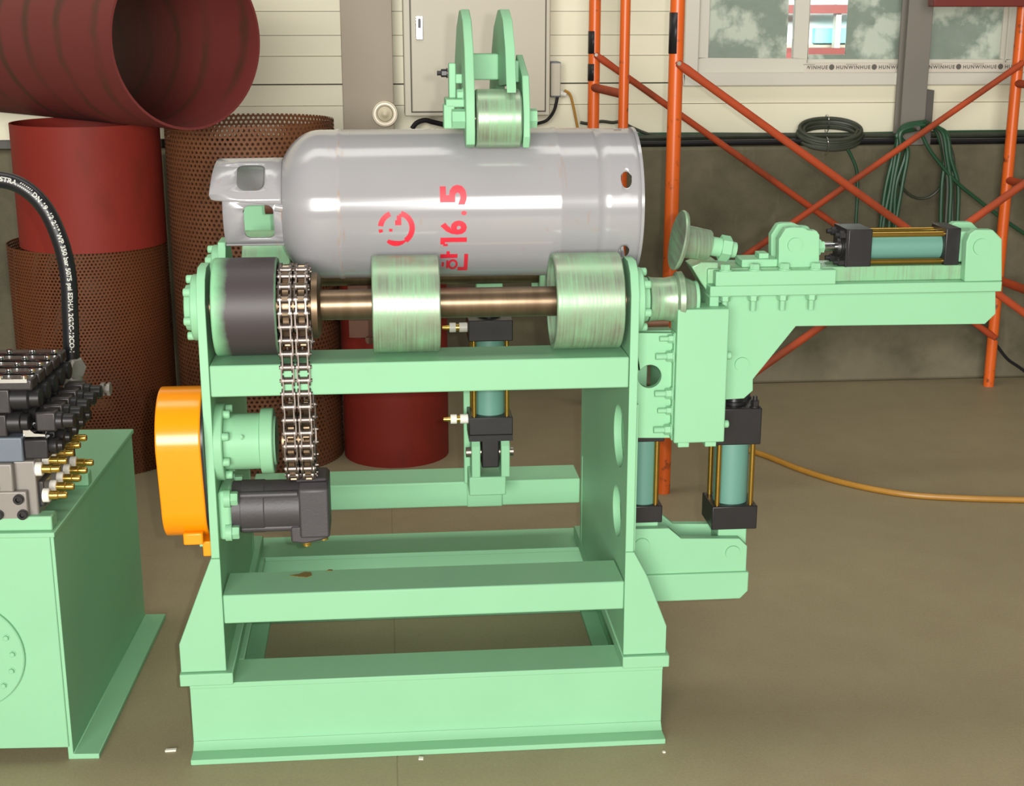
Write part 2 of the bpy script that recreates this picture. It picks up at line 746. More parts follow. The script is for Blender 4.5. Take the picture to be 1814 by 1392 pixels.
def bolt(parent, loc, d, me=None, s=1.0, roll=0.0, name='hex_bolt'):
    return link(name, me or BOLT, parent, dir_mat(loc, d, roll) @ Matrix.Scale(s, 4))


# ================================================================== SETTING
YC, YS = 2.745, 2.86          # concrete face, siding face
# floor with one straight control joint
fb = MB()
prof = [(-4, -0.1), (6, -0.1), (6, 0), (-0.0665, 0), (-0.0672, -0.0012), (-0.0682, -0.0012), (-0.069, 0), (-4, 0)]
fb.prism(prof, 'Y', -4, YC + 0.3)
struct(fb.build('floor', M['floor']))

wall = struct(MB().box(-4, 6, YC, YC + 0.25, 0, 0.922).build('wall_back', M['concrete'], bevel=0.012))
# lapped siding boards above the concrete, a window opening is left free
rows = [0.957, 1.074, 1.15, 1.253, 1.327, 1.412, 1.50, 1.585, 1.67, 1.755, 1.84, 2.10, 2.36, 2.62, 2.88, 3.14]
WX0, WX1, WZ0 = 1.085, 2.75, 1.155
for i in range(len(rows) - 1):
    z0, z1 = rows[i], rows[i + 1]
    gap = 0.004 if i in (2, 6) else 0.0008
    for (a, b) in ((-4, WX0), (WX1, 6)):
        if z1 <= WZ0:
            a, b = (-4, 6) if a == -4 else (None, None)
        if a is None:
            continue
        s = MB()
        s.prism([(YS + 0.004, z0 + gap), (YS + (0.0015 if i % 2 else 0.0), z1 - 0.001), (YS + 0.05, z1 - 0.001), (YS + 0.05, z0 + gap)], 'X', a, b)
        s.build('siding_board', M['siding'], wall)
MB().box(WX0, WX1, YS, YS + 0.06, 1.95, 3.14).box(-4, WX0, YS + 0.05, YS + 0.10, 0.922, 3.14).box(WX1, 6, YS + 0.05, YS + 0.10, 0.922, 3.14).box(WX0, WX1, YS + 0.05, YS + 0.10, 0.922, WZ0).build('siding_backing', M['column_dark'], wall)

# window
win = struct(thing('window_1', 'x', 'x', (1.9, YS, WZ0)))
del win['label'], win['category']
wz1 = 1.95
fr = MB()
fr.box(1.06, 2.78, YS - 0.03, YS + 0.06, 1.14, 1.185)
fr.box(1.06, 1.115, YS - 0.03, YS + 0.06, 1.185, wz1)
fr.box(2.72, 2.78, YS - 0.03, YS + 0.06, 1.185, wz1)
fr.build('window_frame', M['pvc'], win, 0.004)


def sash(x0, x1, y, z0, left, right, bottom, film=True, clear=None):
    b = MB()
    b.box(x0, x1, y, y + 0.03, z0, z0 + bottom)
    b.box(x0, x0 + left, y, y + 0.03, z0 + bottom, wz1)
    b.box(x1 - right, x1, y, y + 0.03, z0 + bottom, wz1)
    s = b.build('window_sash', M['pvc'], win, 0.003)
    a, c = x0 + left, x1 - right
    g = MB()
    if clear:
        pts_lo, pts_hi = clear
        g.box(a, pts_lo, y + 0.012, y + 0.017, z0 + bottom, wz1)
        if pts_hi < c:
            g.box(pts_hi, c, y + 0.012, y + 0.017, z0 + bottom, wz1)
            g.box(pts_lo, pts_hi, y + 0.012, y + 0.017, z0 + bottom, z0 + bottom + 0.02)
        g.build('frosted_pane', M['film'], s)
        MB().box(pts_lo, pts_hi, y + 0.012, y + 0.017, z0 + bottom + 0.02, wz1).build('clear_pane', M['glass'], s)
    else:
        g.box(a, c, y + 0.012, y + 0.017, z0 + bottom, wz1)
        g.build('frosted_pane', M['film'], s)
    return s


sash(1.115, 1.54, YS + 0.005, 1.185, 0.045, 0.055, 0.055, clear=(1.462, 1.485))
sash(1.515, 2.33, YS + 0.035, 1.185, 0.02, 0.02, 0.048, clear=(1.535, 1.70))
sash(2.325, 2.72, YS + 0.02, 1.185, 0.03, 0.03, 0.045)

# printed protective tape along the bottom of the sashes
tp = MB().box(1.535, 2.72, YS + 0.0025, YS + 0.0035, 1.188, 1.223).build('protective_tape', M['tape'], win)
MB().box(1.53, 2.725, YS + 0.0035, YS + 0.036, 1.186, 1.2225).build('sill_track', M['pvc'], win)
ink = MB()
x = 1.47
for rep in range(8):
    if x + 0.0 > 1.5:
        ink.prism(circle(x, 1.207, 0.0105, 14), 'Y', YS + 0.0018, YS + 0.0026)
    vs, fs = text_shape('HUNWINHUE', 0.0185, bold=0.0006, spacing=1.25)
    vs = [(p[0] + x + 0.017, YS + 0.002, p[1] + 1.2) for p in vs]
    keep = [f for f in fs if all(1.54 < vs[i][0] < 2.71 for i in f)]
    ink.add(vs, keep)
    if x > 1.45:
        ink.box(x + 0.055, x + 0.10, YS + 0.0018, YS + 0.0026, 1.2165, 1.218)
    x += 0.166
ink.build('tape_print', M['tape_ink'], tp)

# yard outside
yb = thing('yard_building', 'bright white building with a cyan panel and dark red beams seen through the clear glass', 'building', (2.2, 6.0, -0.5))
MB().box(0.4, 5.2, 6.0, 6.3, -0.5, 4.5).build('facade_wall', M['facade'], yb)
MB().box(2.50, 2.78, 5.94, 6.0, 1.225, 1.31).build('cyan_panel', M['cyan'], yb)
MB().box(2.0, 3.2, 5.93, 6.0, 0.6, 1.215).build('grey_plinth', M['column'], yb)
for z0, z1 in ((1.395, 1.445), (1.12, 1.20)):
    MB().box(1.0, 4.6, 5.80, 5.90, z0, z1).build('steel_beam', M['darkred'], yb)
for xx in (2.585, 2.80, 2.90):
    MB().box(xx, xx + 0.03, 5.82, 5.88, -0.5, 2.6).build('steel_post', M['pvc'], yb)

# building columns in front of the wall
c1 = MB()
c1.box(-0.210, -0.026, 2.752, 2.762, 0.922, 2.6).box(-0.210, -0.026, 2.845, 2.855, 0.922, 2.6).box(-0.125, -0.111, 2.762, 2.845, 0.922, 2.6)
struct(c1.build('trim_1', M['column'], bevel=0.002))
c2 = MB()
c2.box(1.880, 1.974, 2.750, 2.760, 0.922, 2.6).box(1.880, 1.974, 2.818, 2.828, 0.922, 2.6).box(1.919, 1.933, 2.760, 2.818, 0.922, 2.6)
struct(c2.build('trim_2', M['column_mid'], bevel=0.002))
struct(MB().box(1.974, 2.006, 2.760, 2.82, 0.922, 1.125).build('trim_3', M['column_dark'], bevel=0.002))

# ================================================================== WALL FITTINGS
cab = thing('electrical_cabinet', 'grey steel electrical cabinet on the cream wall behind the green lever arms', 'cabinet', (0.277, 2.75, 1.045))
MB().box(0.013, 0.541, 2.70, YS + 0.0, 1.045, 1.98).build('housing', M['cabinet'], cab, 0.004)
dr = MB().box(0.04, 0.522, 2.688, 2.699, 1.062, 1.98).build('door', M['cabinet'], cab, 0.003)
MB().box(0.036, 0.526, 2.6985, 2.7015, 1.058, 1.98).build('door_gasket', M['cabinet_seam'], cab)
hl = at(743, 50, 2.685)
lt = MB().box(hl.x - 0.013, hl.x + 0.013, 2.682, 2.688, hl.z - 0.04, hl.z + 0.042).build('latch_plate', M['chrome'], dr, 0.002)
MB().prism([(hl.x - 0.006, hl.z + 0.03), (hl.x, hl.z + 0.036), (hl.x + 0.006, hl.z + 0.03), (hl.x + 0.005, hl.z), (hl.x - 0.005, hl.z)], 'Y', 2.677, 2.683).build('latch_lever', M['black'], dr)

p = at(985, 140, 2.78)
jb = thing('junction_box', 'small grey junction box beside the electrical cabinet', 'junction box', (p.x, 2.80, p.z - 0.07))
MB().box(p.x - 0.022, p.x + 0.016, 2.77, YS, p.z - 0.065, p.z + 0.062).build('box_body', M['bluegrey'], jb, 0.003)
MB().box(p.x - 0.021, p.x + 0.015, 2.766, 2.77, p.z - 0.060, p.z + 0.057).build('box_lid', M['cabinet'], jb, 0.002)
MB().lathe((p.x + 0.014, 2.80, p.z - 0.052), (1, 0, -0.25), [(0, 0), (0, 0.012), (0.012, 0.012), (0.014, 0.009), (0.026, 0.008), (0.026, 0)], 14).build('cable_gland', M['white_plastic'], jb)

p = at(682, 202, 2.72)
bell = thing('wall_bell', 'round cream bell on the grey column above the gas cylinder', 'bell', (p.x, 2.752, p.z - 0.046))
MB().lathe((p.x, 2.752, p.z), (0, -1, 0), [(0, 0), (0, 0.045), (0.016, 0.047), (0.022, 0.045), (0.022, 0.041), (0.012, 0.039), (0.012, 0.03), (0.02, 0.026), (0.022, 0.018), (0.026, 0.012), (0.03, 0.008), (0.032, 0)], 36).build('bell_dome', M['cream'], bell)
MB().lathe((p.x, 2.731, p.z), (0, -1, 0), [(0, 0.034), (0, 0.040), (0.003, 0.040), (0.003, 0.034), (0, 0.034)], 36).build('bell_ring', M['steel'], bell)

# cables running along the ledge
for i, (dz, yy, r, mt, lab) in enumerate((
        (0.014, 2.775, 0.011, 'rubber', 'thick black cable along the wall ledge, nearest to its edge'),
        (0.033, 2.800, 0.010, 'hose_dark', 'dark olive cable along the wall ledge behind the thick black one'),
        (0.012, 2.812, 0.010, 'rubber', 'black cable lying at the back of the wall ledge under the siding'),
        (0.036, 2.835, 0.009, 'hose_green', 'green cable along the wall ledge against the cream siding'))):
    pts = []
    for k in range(41):
        xx = -0.4 + k * 0.085
        pts.append((xx, yy + 0.004 * math.sin(xx * 3 + i * 2), 0.922 + dz + 0.0025 * math.sin(xx * 5 + i)))
    tag(MB().tube(pts, r, 8).build('wall_cable', M[mt]), lab, 'cable', 'cables along the wall ledge')
# loose cables below the cabinet
pt = [at(*q, 2.80) for q in ((988, 170), (982, 195), (970, 212), (955, 218), (935, 222), (920, 226))]
tag(MB().tube(smooth_path(pt), 0.006, 8).build('cabinet_cable', M['rubber']), 'black cable curving from the junction box to under the cabinet', 'cable')
pt = [at(*q, 2.80) for q in ((1000, 160), (1010, 168), (1016, 190), (1020, 210), (1025, 236))]
tag(MB().tube(smooth_path(pt), 0.005, 8).build('junction_cable', M['hose_yellow']), 'yellow-brown cable hanging from the junction box gland', 'cable')
pt = [at(*q, 2.78) for q in ((730, 228), (738, 218), (752, 213), (766, 216), (790, 222), (800, 228))]
tag(MB().tube(smooth_path(pt), 0.009, 8).build('cabinet_cable', M['rubber']), 'black cable looping out under the left of the cabinet', 'cable')
pt = [at(*q, 2.81) for q in ((1028, 217), (1045, 219), (1065, 215), (1085, 217), (1100, 216), (1120, 226), (1150, 238), (1180, 242))]
tag(MB().tube(smooth_path(pt), 0.006, 8).build('wall_cable', M['hose_dark']), 'thin dark cable sagging along the siding behind the scaffold ladder frame', 'cable')

# coil of dark hose leaning on the ledge
cc = at(1480, 245, 2.72)
coil = thing('hose_coil', 'coil of dark hose tied with wire, lying on the concrete ledge', 'hose', (cc.x, 2.80, 0.922))
hb = MB()
pts = []
for k in range(7 * 40):
    a = 2 * PI * k / 40
    lap = k / 40
    rx = 0.125 - 0.007 * (lap % 3) + 0.004 * math.sin(lap * 5 + a)
    tilt = 0.040 - 0.003 * (lap % 3)
    pts.append((cc.x + rx * math.cos(a), 2.785 + 0.055 * math.sin(a), 0.960 + tilt * math.sin(a) + 0.0055 * (lap - 3)))
hb.tube(pts, 0.0075, 8)
hb.build('hose_loops', M['hose_dark'], coil)
w = MB()
for dx, s in ((0.0, 1), (-0.03, -1)):
    q = (cc.x + dx, 2.785 + s * 0.052, 0.960 + s * 0.038)
    w.tube([(q[0], q[1] + 0.030 * math.cos(t * 2 * PI / 14), q[2] + 0.034 * math.sin(t * 2 * PI / 14)) for t in range(14)], 0.0018, 6, True)
w.build('tie_wire', M['chrome'], coil)

# green hose bundle hung over a hook on the right column
hk = at(1632, 214, 2.66)
gh = thing('green_hose_bundle', 'bundle of green hose hung over the grey column by the window', 'hose', (hk.x, 2.70, 0.30))
for i in range(5):
    o = i * 6
    left = [(1640 + i * 3, 216 + i * 2), (1600 - i * 2, 226 + i * 3), (1585 + o, 265), (1572 + o, 330), (1560 + o * 1.2, 400), (1557 + o * 1.2, 470)]
    pts = smooth_path([at(px + random.uniform(-3, 3), py, 2.685 - 0.008 * (i % 3)) for px, py in left])
    MB().tube(pts, 0.0085, 8).build('hose_strand', M['hose_green'], gh)
for i in range(5):
    o = i * 6
    right = [(1636 + i * 3, 214 + i * 2), (1660 + i * 4, 232 + i), (1672 + i * 4, 280), (1672 + o, 330), (1670 + o, 400), (1672 + o, 470)]
    pts = smooth_path([at(px + random.uniform(-4, 4), py, 2.672 - 0.008 * (i % 3)) for px, py in right])
    MB().tube(pts, 0.0085, 8).build('hose_strand', M['hose_green'] if i % 2 == 0 else M['hose_dark'], gh)
MB().tube(smooth_path([at(px, py, 2.735) for px, py in ((1496, 256), (1508, 276), (1518, 304), (1519, 345), (1516, 400), (1516, 440))]), 0.006, 8).build('hose_tail', M['hose_green'], gh)
MB().tube(smooth_path([at(px, py, 2.655) for px, py in ((1632, 236), (1650, 270), (1690, 318), (1730, 352), (1780, 390), (1830, 424))]), 0.007, 8).build('hose_tail', M['hose_green'], gh)
MB().cyl((hk.x - 0.02, 2.75, hk.z - 0.03), (hk.x - 0.02, 2.63, hk.z - 0.025), 0.008, n=12).build('hook', M['column_dark'], gh)
lp = []
for k in range(36):
    a = 2 * PI * k / 36
    q = at(1632 + 47 * math.cos(a), 285 - 67 * math.sin(a), 2.70 + 0.035 * max(0, -math.sin(a)))
    lp.append(q)
tag(MB().tube(lp, 0.0055, 8, True).build('black_hose_loop', M['hose_dark']), 'thin black hose loop hanging against the concrete wall inside the green hose bundle', 'hose')

pt = [fl(px, py, 0.009) for px, py in ((1190, 770), (1270, 783), (1345, 803), (1420, 832), (1500, 856), (1600, 875), (1700, 882), (1800, 885), (1870, 886))]
tag(MB().tube(smooth_path(pt), 0.009, 10).build('air_hose', M['hose_yellow']), 'yellow air hose lying on the floor right of the machine', 'hose')
pt = [at(1766, 612, 2.735), at(1785, 636, 2.735), at(1805, 650, 2.735), at(1830, 668, 2.732)]
tag(MB().tube(smooth_path(pt), 0.006, 8).build('floor_cable', M['rubber']), 'black cable sloping down the concrete wall behind the right scaffold post', 'cable')

# ================================================================== PIPES AND DRUMS
def drum(name, label, cat, loc, R, z0, z1, t, mat, n=64, seam=False):
    b = MB()
    b.lathe((0, 0, z0), (0, 0, 1), [(0, R - t), (0, R), (z1 - z0, R), (z1 - z0, R - t), (0, R - t)], n)
    o = b.build(name, mat)
    o.location = loc
    return tag(o, label, cat)


drum('perforated_drum', 'lower left rusty perforated drum that carries the red pipe section', 'drum', (-1.005, 2.03, 0), 0.245, 0, 0.715, 0.004, M['perf_fine'])
drum('pipe_section', 'upright red-primed pipe section standing on the left perforated drum', 'pipe', (-0.975, 1.98, 0.716), 0.222, 0, 0.372, 0.006, M['primer'])
drum('perforated_drum', 'tall rusty perforated drum behind the collar of the gas cylinder', 'drum', (-0.482, 2.03, 0), 0.262, 0, 1.088, 0.004, M['perf'])
drum('pipe_section', 'short dark red pipe section standing on the floor seen through the machine frame', 'pipe', (-0.046, 1.985, 0), 0.172, 0, 0.60, 0.006, M['primer'])
# the big pipe lying across the two drums
mouth = Vector((-0.60, 1.60, 1.337))
axis = Vector((0.67, -0.743, 0.0)).normalized()
R = 0.247
o = MB().lathe((0, 0, 0), (0, 0, -1), [(0, R - 0.007), (0, R), (1.36, R), (1.36, R - 0.007), (0, R - 0.007)], 72).build('large_pipe', M['pipe'])
o.matrix_basis = dir_mat(mouth, axis)
tag(o, 'large dark red pipe lying on top of the drums with its open mouth facing right', 'pipe')

# ================================================================== SCAFFOLD
NL, FL_, FR = Vector((0.757, 1.505, 0)), Vector((0.672, 2.50, 0)), Vector((2.265, 2.635, 0))
NR = NL + (FR - FL_)
sc = thing('scaffold', 'worn orange tubular scaffold with cross braces standing by the back wall', 'scaffold', (1.5, 2.1, 0))
UPZ = Vector((0, 0, 1))


def pole(base, r=0.0205, z0=0.0, z1=1.95):
    return MB().cyl(base + UPZ * z0, base + UPZ * z1, r, n=20).build('scaffold_post', M['scaf'], sc)


for b_ in (NL, FL_, FR, NR):
    pole(b_)
for A, B in ((FL_, NL), (FR, NR)):
    inn = A.lerp(B, 0.42)
    pole(inn, 0.0165, 0.42, 1.80)
    for z in (0.42, 1.80):
        MB().cyl(A + UPZ * z, B + UPZ * z, 0.016, n=14).build('scaffold_rung', M['brace'], sc)
    for z in (0.80, 1.155, 1.47):
        MB().cyl(A + UPZ * z, inn + UPZ * z, 0.0145, n=14).build('scaffold_rung', M['brace'], sc)


def brace(A, za, B, zb, d):
    off = Vector(d)
    p0, p1 = A + UPZ * za + off, B + UPZ * zb + off
    u = (p1 - p0).normalized()
    b = MB().tube([p0, p0 + u * 0.03, p0 + u * 0.09, p1 - u * 0.09, p1 - u * 0.03, p1], [0.010, 0.013, 0.0115, 0.0115, 0.013, 0.010], 12)
    o = b.build('cross_brace', M['brace'], sc)
    for q in (p0, p1):
        MB().cyl(q - off * 0.9, q + off.normalized() * 0.018, 0.006, n=10).build('brace_pin', M['steel'], o)
    return o


fo = (0.0, -0.027, 0)
zA = at(1053, 97, 2.47).z
zA2 = at(1766, 600, 2.6).z
brace(FL_, zA, FR, zA2, fo)
zC = at(1808, 110, 2.6).z
brace(FR, zC, FL_, zA2 - 0.02, (0.0, -0.05, 0))
zB = at(1197, 112, 1.48).z
zD = zB - (zA - zA2)
brace(NL, zB, NR, zD, fo)
brace(NL, zD, NR, zB, (0, -0.05, 0))
# dark marks of tape on the posts
for (B, px, py0, py1, r) in ((NL, 1175, 22, 95, 0.0211), (FL_, 1047, 55, 95, 0.0211), (FL_, 1047, 113, 143, 0.0211)):
    z1, z0 = at(px, py0, B.y).z, at(px, py1, B.y).z
    tm = MB()
    vs_ = []
    for i in range(9):
        t_ = math.radians(165 + 12 * i)
        for z_ in (z0, z1):
            vs_.append(B + Vector((r * math.cos(t_), r * math.sin(t_), z_)))
    tm.add(vs_, [(2 * i, 2 * i + 2, 2 * i + 3, 2 * i + 1) for i in range(8)])
    tm.build('tape_mark', M['black'], sc, solid=0.001)
# walkway edge of the upper deck
MB().box(1.9, 2.45, 2.56, 2.62, at(1740, 12, 2.56).z, at(1740, 12, 2.56).z + 0.05).build('deck_edge', M['darkred'], sc, 0.004)

# ================================================================== MACHINE
mc = thing('tank_rolling_machine', 'green roller machine with drive chain, hydraulic slide and orange guard carrying the gas cylinder', 'machine', (0, 0.4, 0))
G = M['green']
BX0, BX1 = -0.468, 0.468
# --- base frame
bf = MB()
bf.box(BX0, BX1, 0.05, 0.06, 0.01, 0.14)                      # front web
bf.box(BX0, BX1, 0.0, 0.15, 0.0, 0.011)
bf.box(BX0, BX1, 0.047, 0.15, 0.139, 0.15)
bf.prism([(0.05, 0.011), (0.05, 0.026), (0.044, 0.017), (0.035, 0.011)], 'X', BX0, BX1)   # root fillet
base = bf.build('base_front_beam', G, mc, 0.0015)
bf = MB()
bf.box(BX0, BX1, 0.705, 0.715, 0.01, 0.14)
bf.box(BX0, BX1, 0.70, 0.835, 0.139, 0.15)
bf.box(BX0, BX1, 0.65, 0.80, 0.0, 0.011)
bf.build('base_rear_beam', G, mc, 0.0015)
for x0, x1, xi, w in ((-0.468, -0.372, -0.362, -0.43), (0.392, 0.468, 0.384, 0.425)):
    b = MB()
    b.box(min(x0, xi), max(x1, xi), 0.15, 0.70, 0.0, 0.011)
    b.box(x0, x1, 0.15, 0.70, 0.139, 0.15)
    b.box(w - 0.004, w + 0.004, 0.06, 0.70, 0.011, 0.139)
    b.build('base_side_beam', G, mc, 0.0015)
for x0, x1 in ((-0.484, -0.382), (0.384, 0.478)):
    MB().box(x0, x1, 0.035, 0.78, 0.151, 0.176).build('foot_pad', G, mc, 0.002)
# --- side plates
yz = [(0.05, 0.176), (0.05, 0.905), (0.068, 0.945), (0.095, 0.962), (0.15, 0.962), (0.19, 0.875), (0.39, 0.875), (0.43, 0.955),
      (0.50, 0.955), (0.56, 0.90), (0.69, 0.74), (0.69, 0.176)]
hl_ = [circle(0.155, 0.60, 0.062, 36), circle(0.16, 0.44, 0.052, 36)]
left_plate = plate(yz, [], 'X', -0.412, -0.396).build('side_plate', G, mc, 0.0012)
right_plate = plate(yz, hl_, 'X', 0.387, 0.403).build('side_plate', G, mc, 0.0012)
MB().box(0.4035, 0.4085, 0.062, 0.30, 0.36, 0.69).build('side_cover', G, mc, 0.001)
# --- gussets on the pads
gl = [(-0.482, 0.177), (-0.482, 0.236), (-0.434, 0.357), (-0.4125, 0.41), (-0.395, 0.41), (-0.395, 0.177)]
gr = [(0.472, 0.177), (0.472, 0.236), (0.430, 0.345), (0.4035, 0.395), (0.386, 0.395), (0.386, 0.177)]
for g in (gl, gr):
    MB().prism(g, 'Y', 0.044, 0.06).build('foot_gusset', G, mc, 0.0015)
    MB().prism(g, 'Y', 0.66, 0.676).build('foot_gusset', G, mc, 0.0015)


def channel(x0, x1, y0, y1, z0, z1, t=0.006):
    return MB().prism([(y0, z0), (y0, z1), (y1, z1), (y1, z1 - t), (y0 + t, z1 - t), (y0 + t, z0 + t), (y1, z0 + t), (y1, z0)], 'X', x0, x1)


low = channel(-0.395, 0.386, 0.05, 0.165, 0.273, 0.332).build('lower_cross_beam', G, mc, 0.003)
channel(-0.395, 0.386, 0.05, 0.163, 0.727, 0.787).build('upper_cross_beam', G, mc, 0.003)
rear = channel(-0.395, 0.386, 0.69, 0.80, 0.268, 0.330).build('rear_cross_beam', G, mc, 0.003)
# dried oil on the lower beam
q = fl(540, 1018, 0.333)
MB().prism([(q.x + dx, q.y + dy) for dx, dy in ((-0.03, 0.0), (-0.012, 0.006), (-0.002, 0.016), (0.012, 0.012), (0.014, -0.004), (0.004, -0.012), (-0.01, -0.008))], 'Z', 0.3322, 0.3330).build('oil_spot', M['dirt'], low)
q = fl(583, 1010, 0.333)
MB().prism([(q.x + dx, q.y + dy) for dx, dy in ((-0.006, 0.0), (0.0, 0.006), (0.007, 0.004), (0.006, -0.003))], 'Z', 0.3322, 0.3330).build('oil_spot', M['dirt'], low)

# --- front and rear roller shafts
RY, RZ, RR = 0.12, 0.883, 0.0915
RY2 = 0.46


def roller(x0, x1, y, mat, name='support_roller'):
    L = x1 - x0
    b = MB().lathe((x0, y, RZ), (1, 0, 0), [(0.035, 0.03), (0.035, RR - 0.011), (0.0, RR - 0.009), (0.0, RR - 0.002), (0.002, RR), (L - 0.002, RR), (L, RR - 0.002), (L, RR - 0.009), (L - 0.035, RR - 0.011), (L - 0.035, 0.03)], 64)
    return b.build(name, mat, mc)


MB().cyl((-0.395, RY, RZ), (0.386, RY, RZ), 0.0285, n=40).build('roller_shaft', M['shaft'], mc)
MB().cyl((-0.395, RY2, RZ), (0.386, RY2, RZ), 0.0285, n=40).build('roller_shaft', M['shaft'], mc)
d0 = roller(-0.385, -0.268, RY, M['sooty'], 'drive_roller')
d0['label'] = 'sooty black drive roller at the left end of the front shaft'
roller(-0.094, 0.031, RY, M['worn'])
roller(0.246, 0.374, RY, M['worn'])
roller(-0.36, -0.262, RY2, M['worn_less'])
roller(-0.094, 0.031, RY2, M['worn_less'])
roller(0.25, 0.37, RY2, M['worn_less'])
# bearings outside the plates
def bearing(x, s, y, R=0.062, bolts=6, a0=0.3):
    b = MB().lathe((x, y, RZ), (s, 0, 0), [(0, 0), (0, R), (0.012, R), (0.014, R - 0.002), (0.014, R * 0.72), (0.026, R * 0.68), (0.028, R * 0.60), (0.028, 0)], 40)
    o = b.build('bearing_flange', G, mc)
    for k in range(bolts):
        a = a0 + 2 * PI * k / bolts
        bolt(o, (x + s * 0.014, y + R * 0.85 * math.cos(a), RZ + R * 0.85 * math.sin(a)), (s, 0, 0), CAPSCREW, 0.95, name='cap_screw')
    return o


bearing(-0.412, -1, RY)
bearing(0.403, 1, RY)
bearing(-0.412, -1, RY2)
bearing(0.403, 1, RY2)
# worn block on the rear left of the frame seen through the collar
MB().box(-0.375, -0.25, 0.56, 0.62, 0.80, 1.022).build('rear_guide_block', G, mc, 0.003)
# collar next to the upper sprocket
MB().lathe((-0.206, RY, RZ), (1, 0, 0), [(0, 0.028), (0, 0.062), (0.011, 0.062), (0.014, 0.056), (0.016, 0.052), (0.016, 0.028)], 40).build('sprocket_hub', M['shaft'], mc)

# --- drive chain, two strands over two sprockets
PITCHC = 0.0254
NCH = 38
LZ = 0.620
D = RZ - LZ
RP = (NCH * PITCHC - 2 * D) / (2 * PI)
CX = -0.238


def chain_pt(s):
    s = s % (NCH * PITCHC)
    if s < D:                               # front run going down
        return Vector((RY - RP, RZ - s))
    s -= D
    if s < PI * RP:
        a = PI + s / RP
        return Vector((RY + RP * math.cos(a), LZ + RP * math.sin(a)))
    s -= PI * RP
    if s < D:
        return Vector((RY + RP, LZ + s))
    s -= D
    a = s / RP
    return Vector((RY + RP * math.cos(a), RZ + RP * math.sin(a)))


SX = (-0.0145, 0.0145)
cr = MB()
for k in range(NCH):
    q = chain_pt(k * PITCHC)
    for sx in SX:
        cr.cyl((CX + sx - 0.0072, q[0], q[1]), (CX + sx + 0.0072, q[0], q[1]), 0.0072, n=12)
chain = cr.build('drive_chain', M['chain'], mc)


def link_mesh(xs, r):
    b = MB()
    prof = []
    L = PITCHC / 2
    for i in range(9):
        a = -PI / 2 + PI * i / 8
        prof.append((L + r * math.cos(a), r * math.sin(a)))
    prof.append((0, r * 0.72))
    for i in range(9):
        a = PI / 2 + PI * i / 8
        prof.append((-L + r * math.cos(a), r * math.sin(a)))
    prof.append((0, -r * 0.72))
    for x in xs:
        b.prism(prof, 'X', x - 0.00125, x + 0.00125)
    return b


outer = link_mesh([-0.0145 - 0.0112, -0.0145 + 0.0112, 0.0145 - 0.0112, 0.0145 + 0.0112], 0.0105)
for sgn in (-1, 1):
    outer.cyl((-0.030, sgn * PITCHC / 2, 0), (0.030, sgn * PITCHC / 2, 0), 0.0036, n=10)
outer_me = outer.mesh('chain_link', M['chain'])
inner_me = link_mesh([-0.0145 - 0.0085, -0.0145 + 0.0085, 0.0145 - 0.0085, 0.0145 + 0.0085], 0.0108).mesh('chain_link', M['chain'])
for k in range(NCH):
    a, b = chain_pt(k * PITCHC), chain_pt((k + 1) * PITCHC)
    m = (a + b) / 2
    ang = math.atan2(b[1] - a[1], b[0] - a[0])
    link('chain_link', outer_me if k % 2 == 0 else inner_me, chain, Matrix.Translation((CX, m[0], m[1])) @ Matrix.Rotation(ang, 4, 'X'))


def sprocket(z, name):
    n = 17
    b = MB()
    for sx in SX:
        pr = []
        for k in range(n):
            for t, r in ((0.0, RP - 0.006), (0.28, RP - 0.004), (0.42, RP + 0.008), (0.58, RP + 0.008), (0.72, RP - 0.004)):
                a = 2 * PI * (k + t) / n
                pr.append((RY + r * math.cos(a), z + r * math.sin(a)))
        b.prism(pr, 'X', CX + sx - 0.0055, CX + sx + 0.0055)
    b.cyl((CX - 0.0145, RY, z), (CX + 0.0145, RY, z), 0.045, n=32)
    b.cyl((CX - 0.034, RY, z), (CX - 0.01, RY, z), 0.038, n=32)
    return b.build(name, M['shaft'], mc)


sprocket(RZ, 'upper_sprocket')
sprocket(LZ, 'lower_sprocket')
# --- hub that carries the lower sprocket
hub = MB().lathe((-0.396, RY, LZ), (1, 0, 0), [(0, 0), (0, 0.074), (0.014, 0.074), (0.016, 0.072), (0.016, 0.054), (0.082, 0.054), (0.084, 0.063), (0.106, 0.063), (0.108, 0.061), (0.108, 0.048), (0.112, 0.046), (0.112, 0)], 48).build('bearing_hub', G, mc)
for k in range(8):
    a = 0.35 + 2 * PI * k / 8
    bolt(hub, (-0.380, RY + 0.064 * math.cos(a), LZ + 0.064 * math.sin(a)), (1, 0, 0), CAPSCREW, 0.95, name='cap_screw')
gp = (-0.345, RY - 0.049, LZ + 0.022)
MB().lathe(gp, (0, -1, 0.45), [(0, 0), (0, 0.0045), (0.006, 0.0045), (0.006, 0.003), (0.011, 0.003), (0.011, 0)], 10).build('grease_nipple', G, hub)
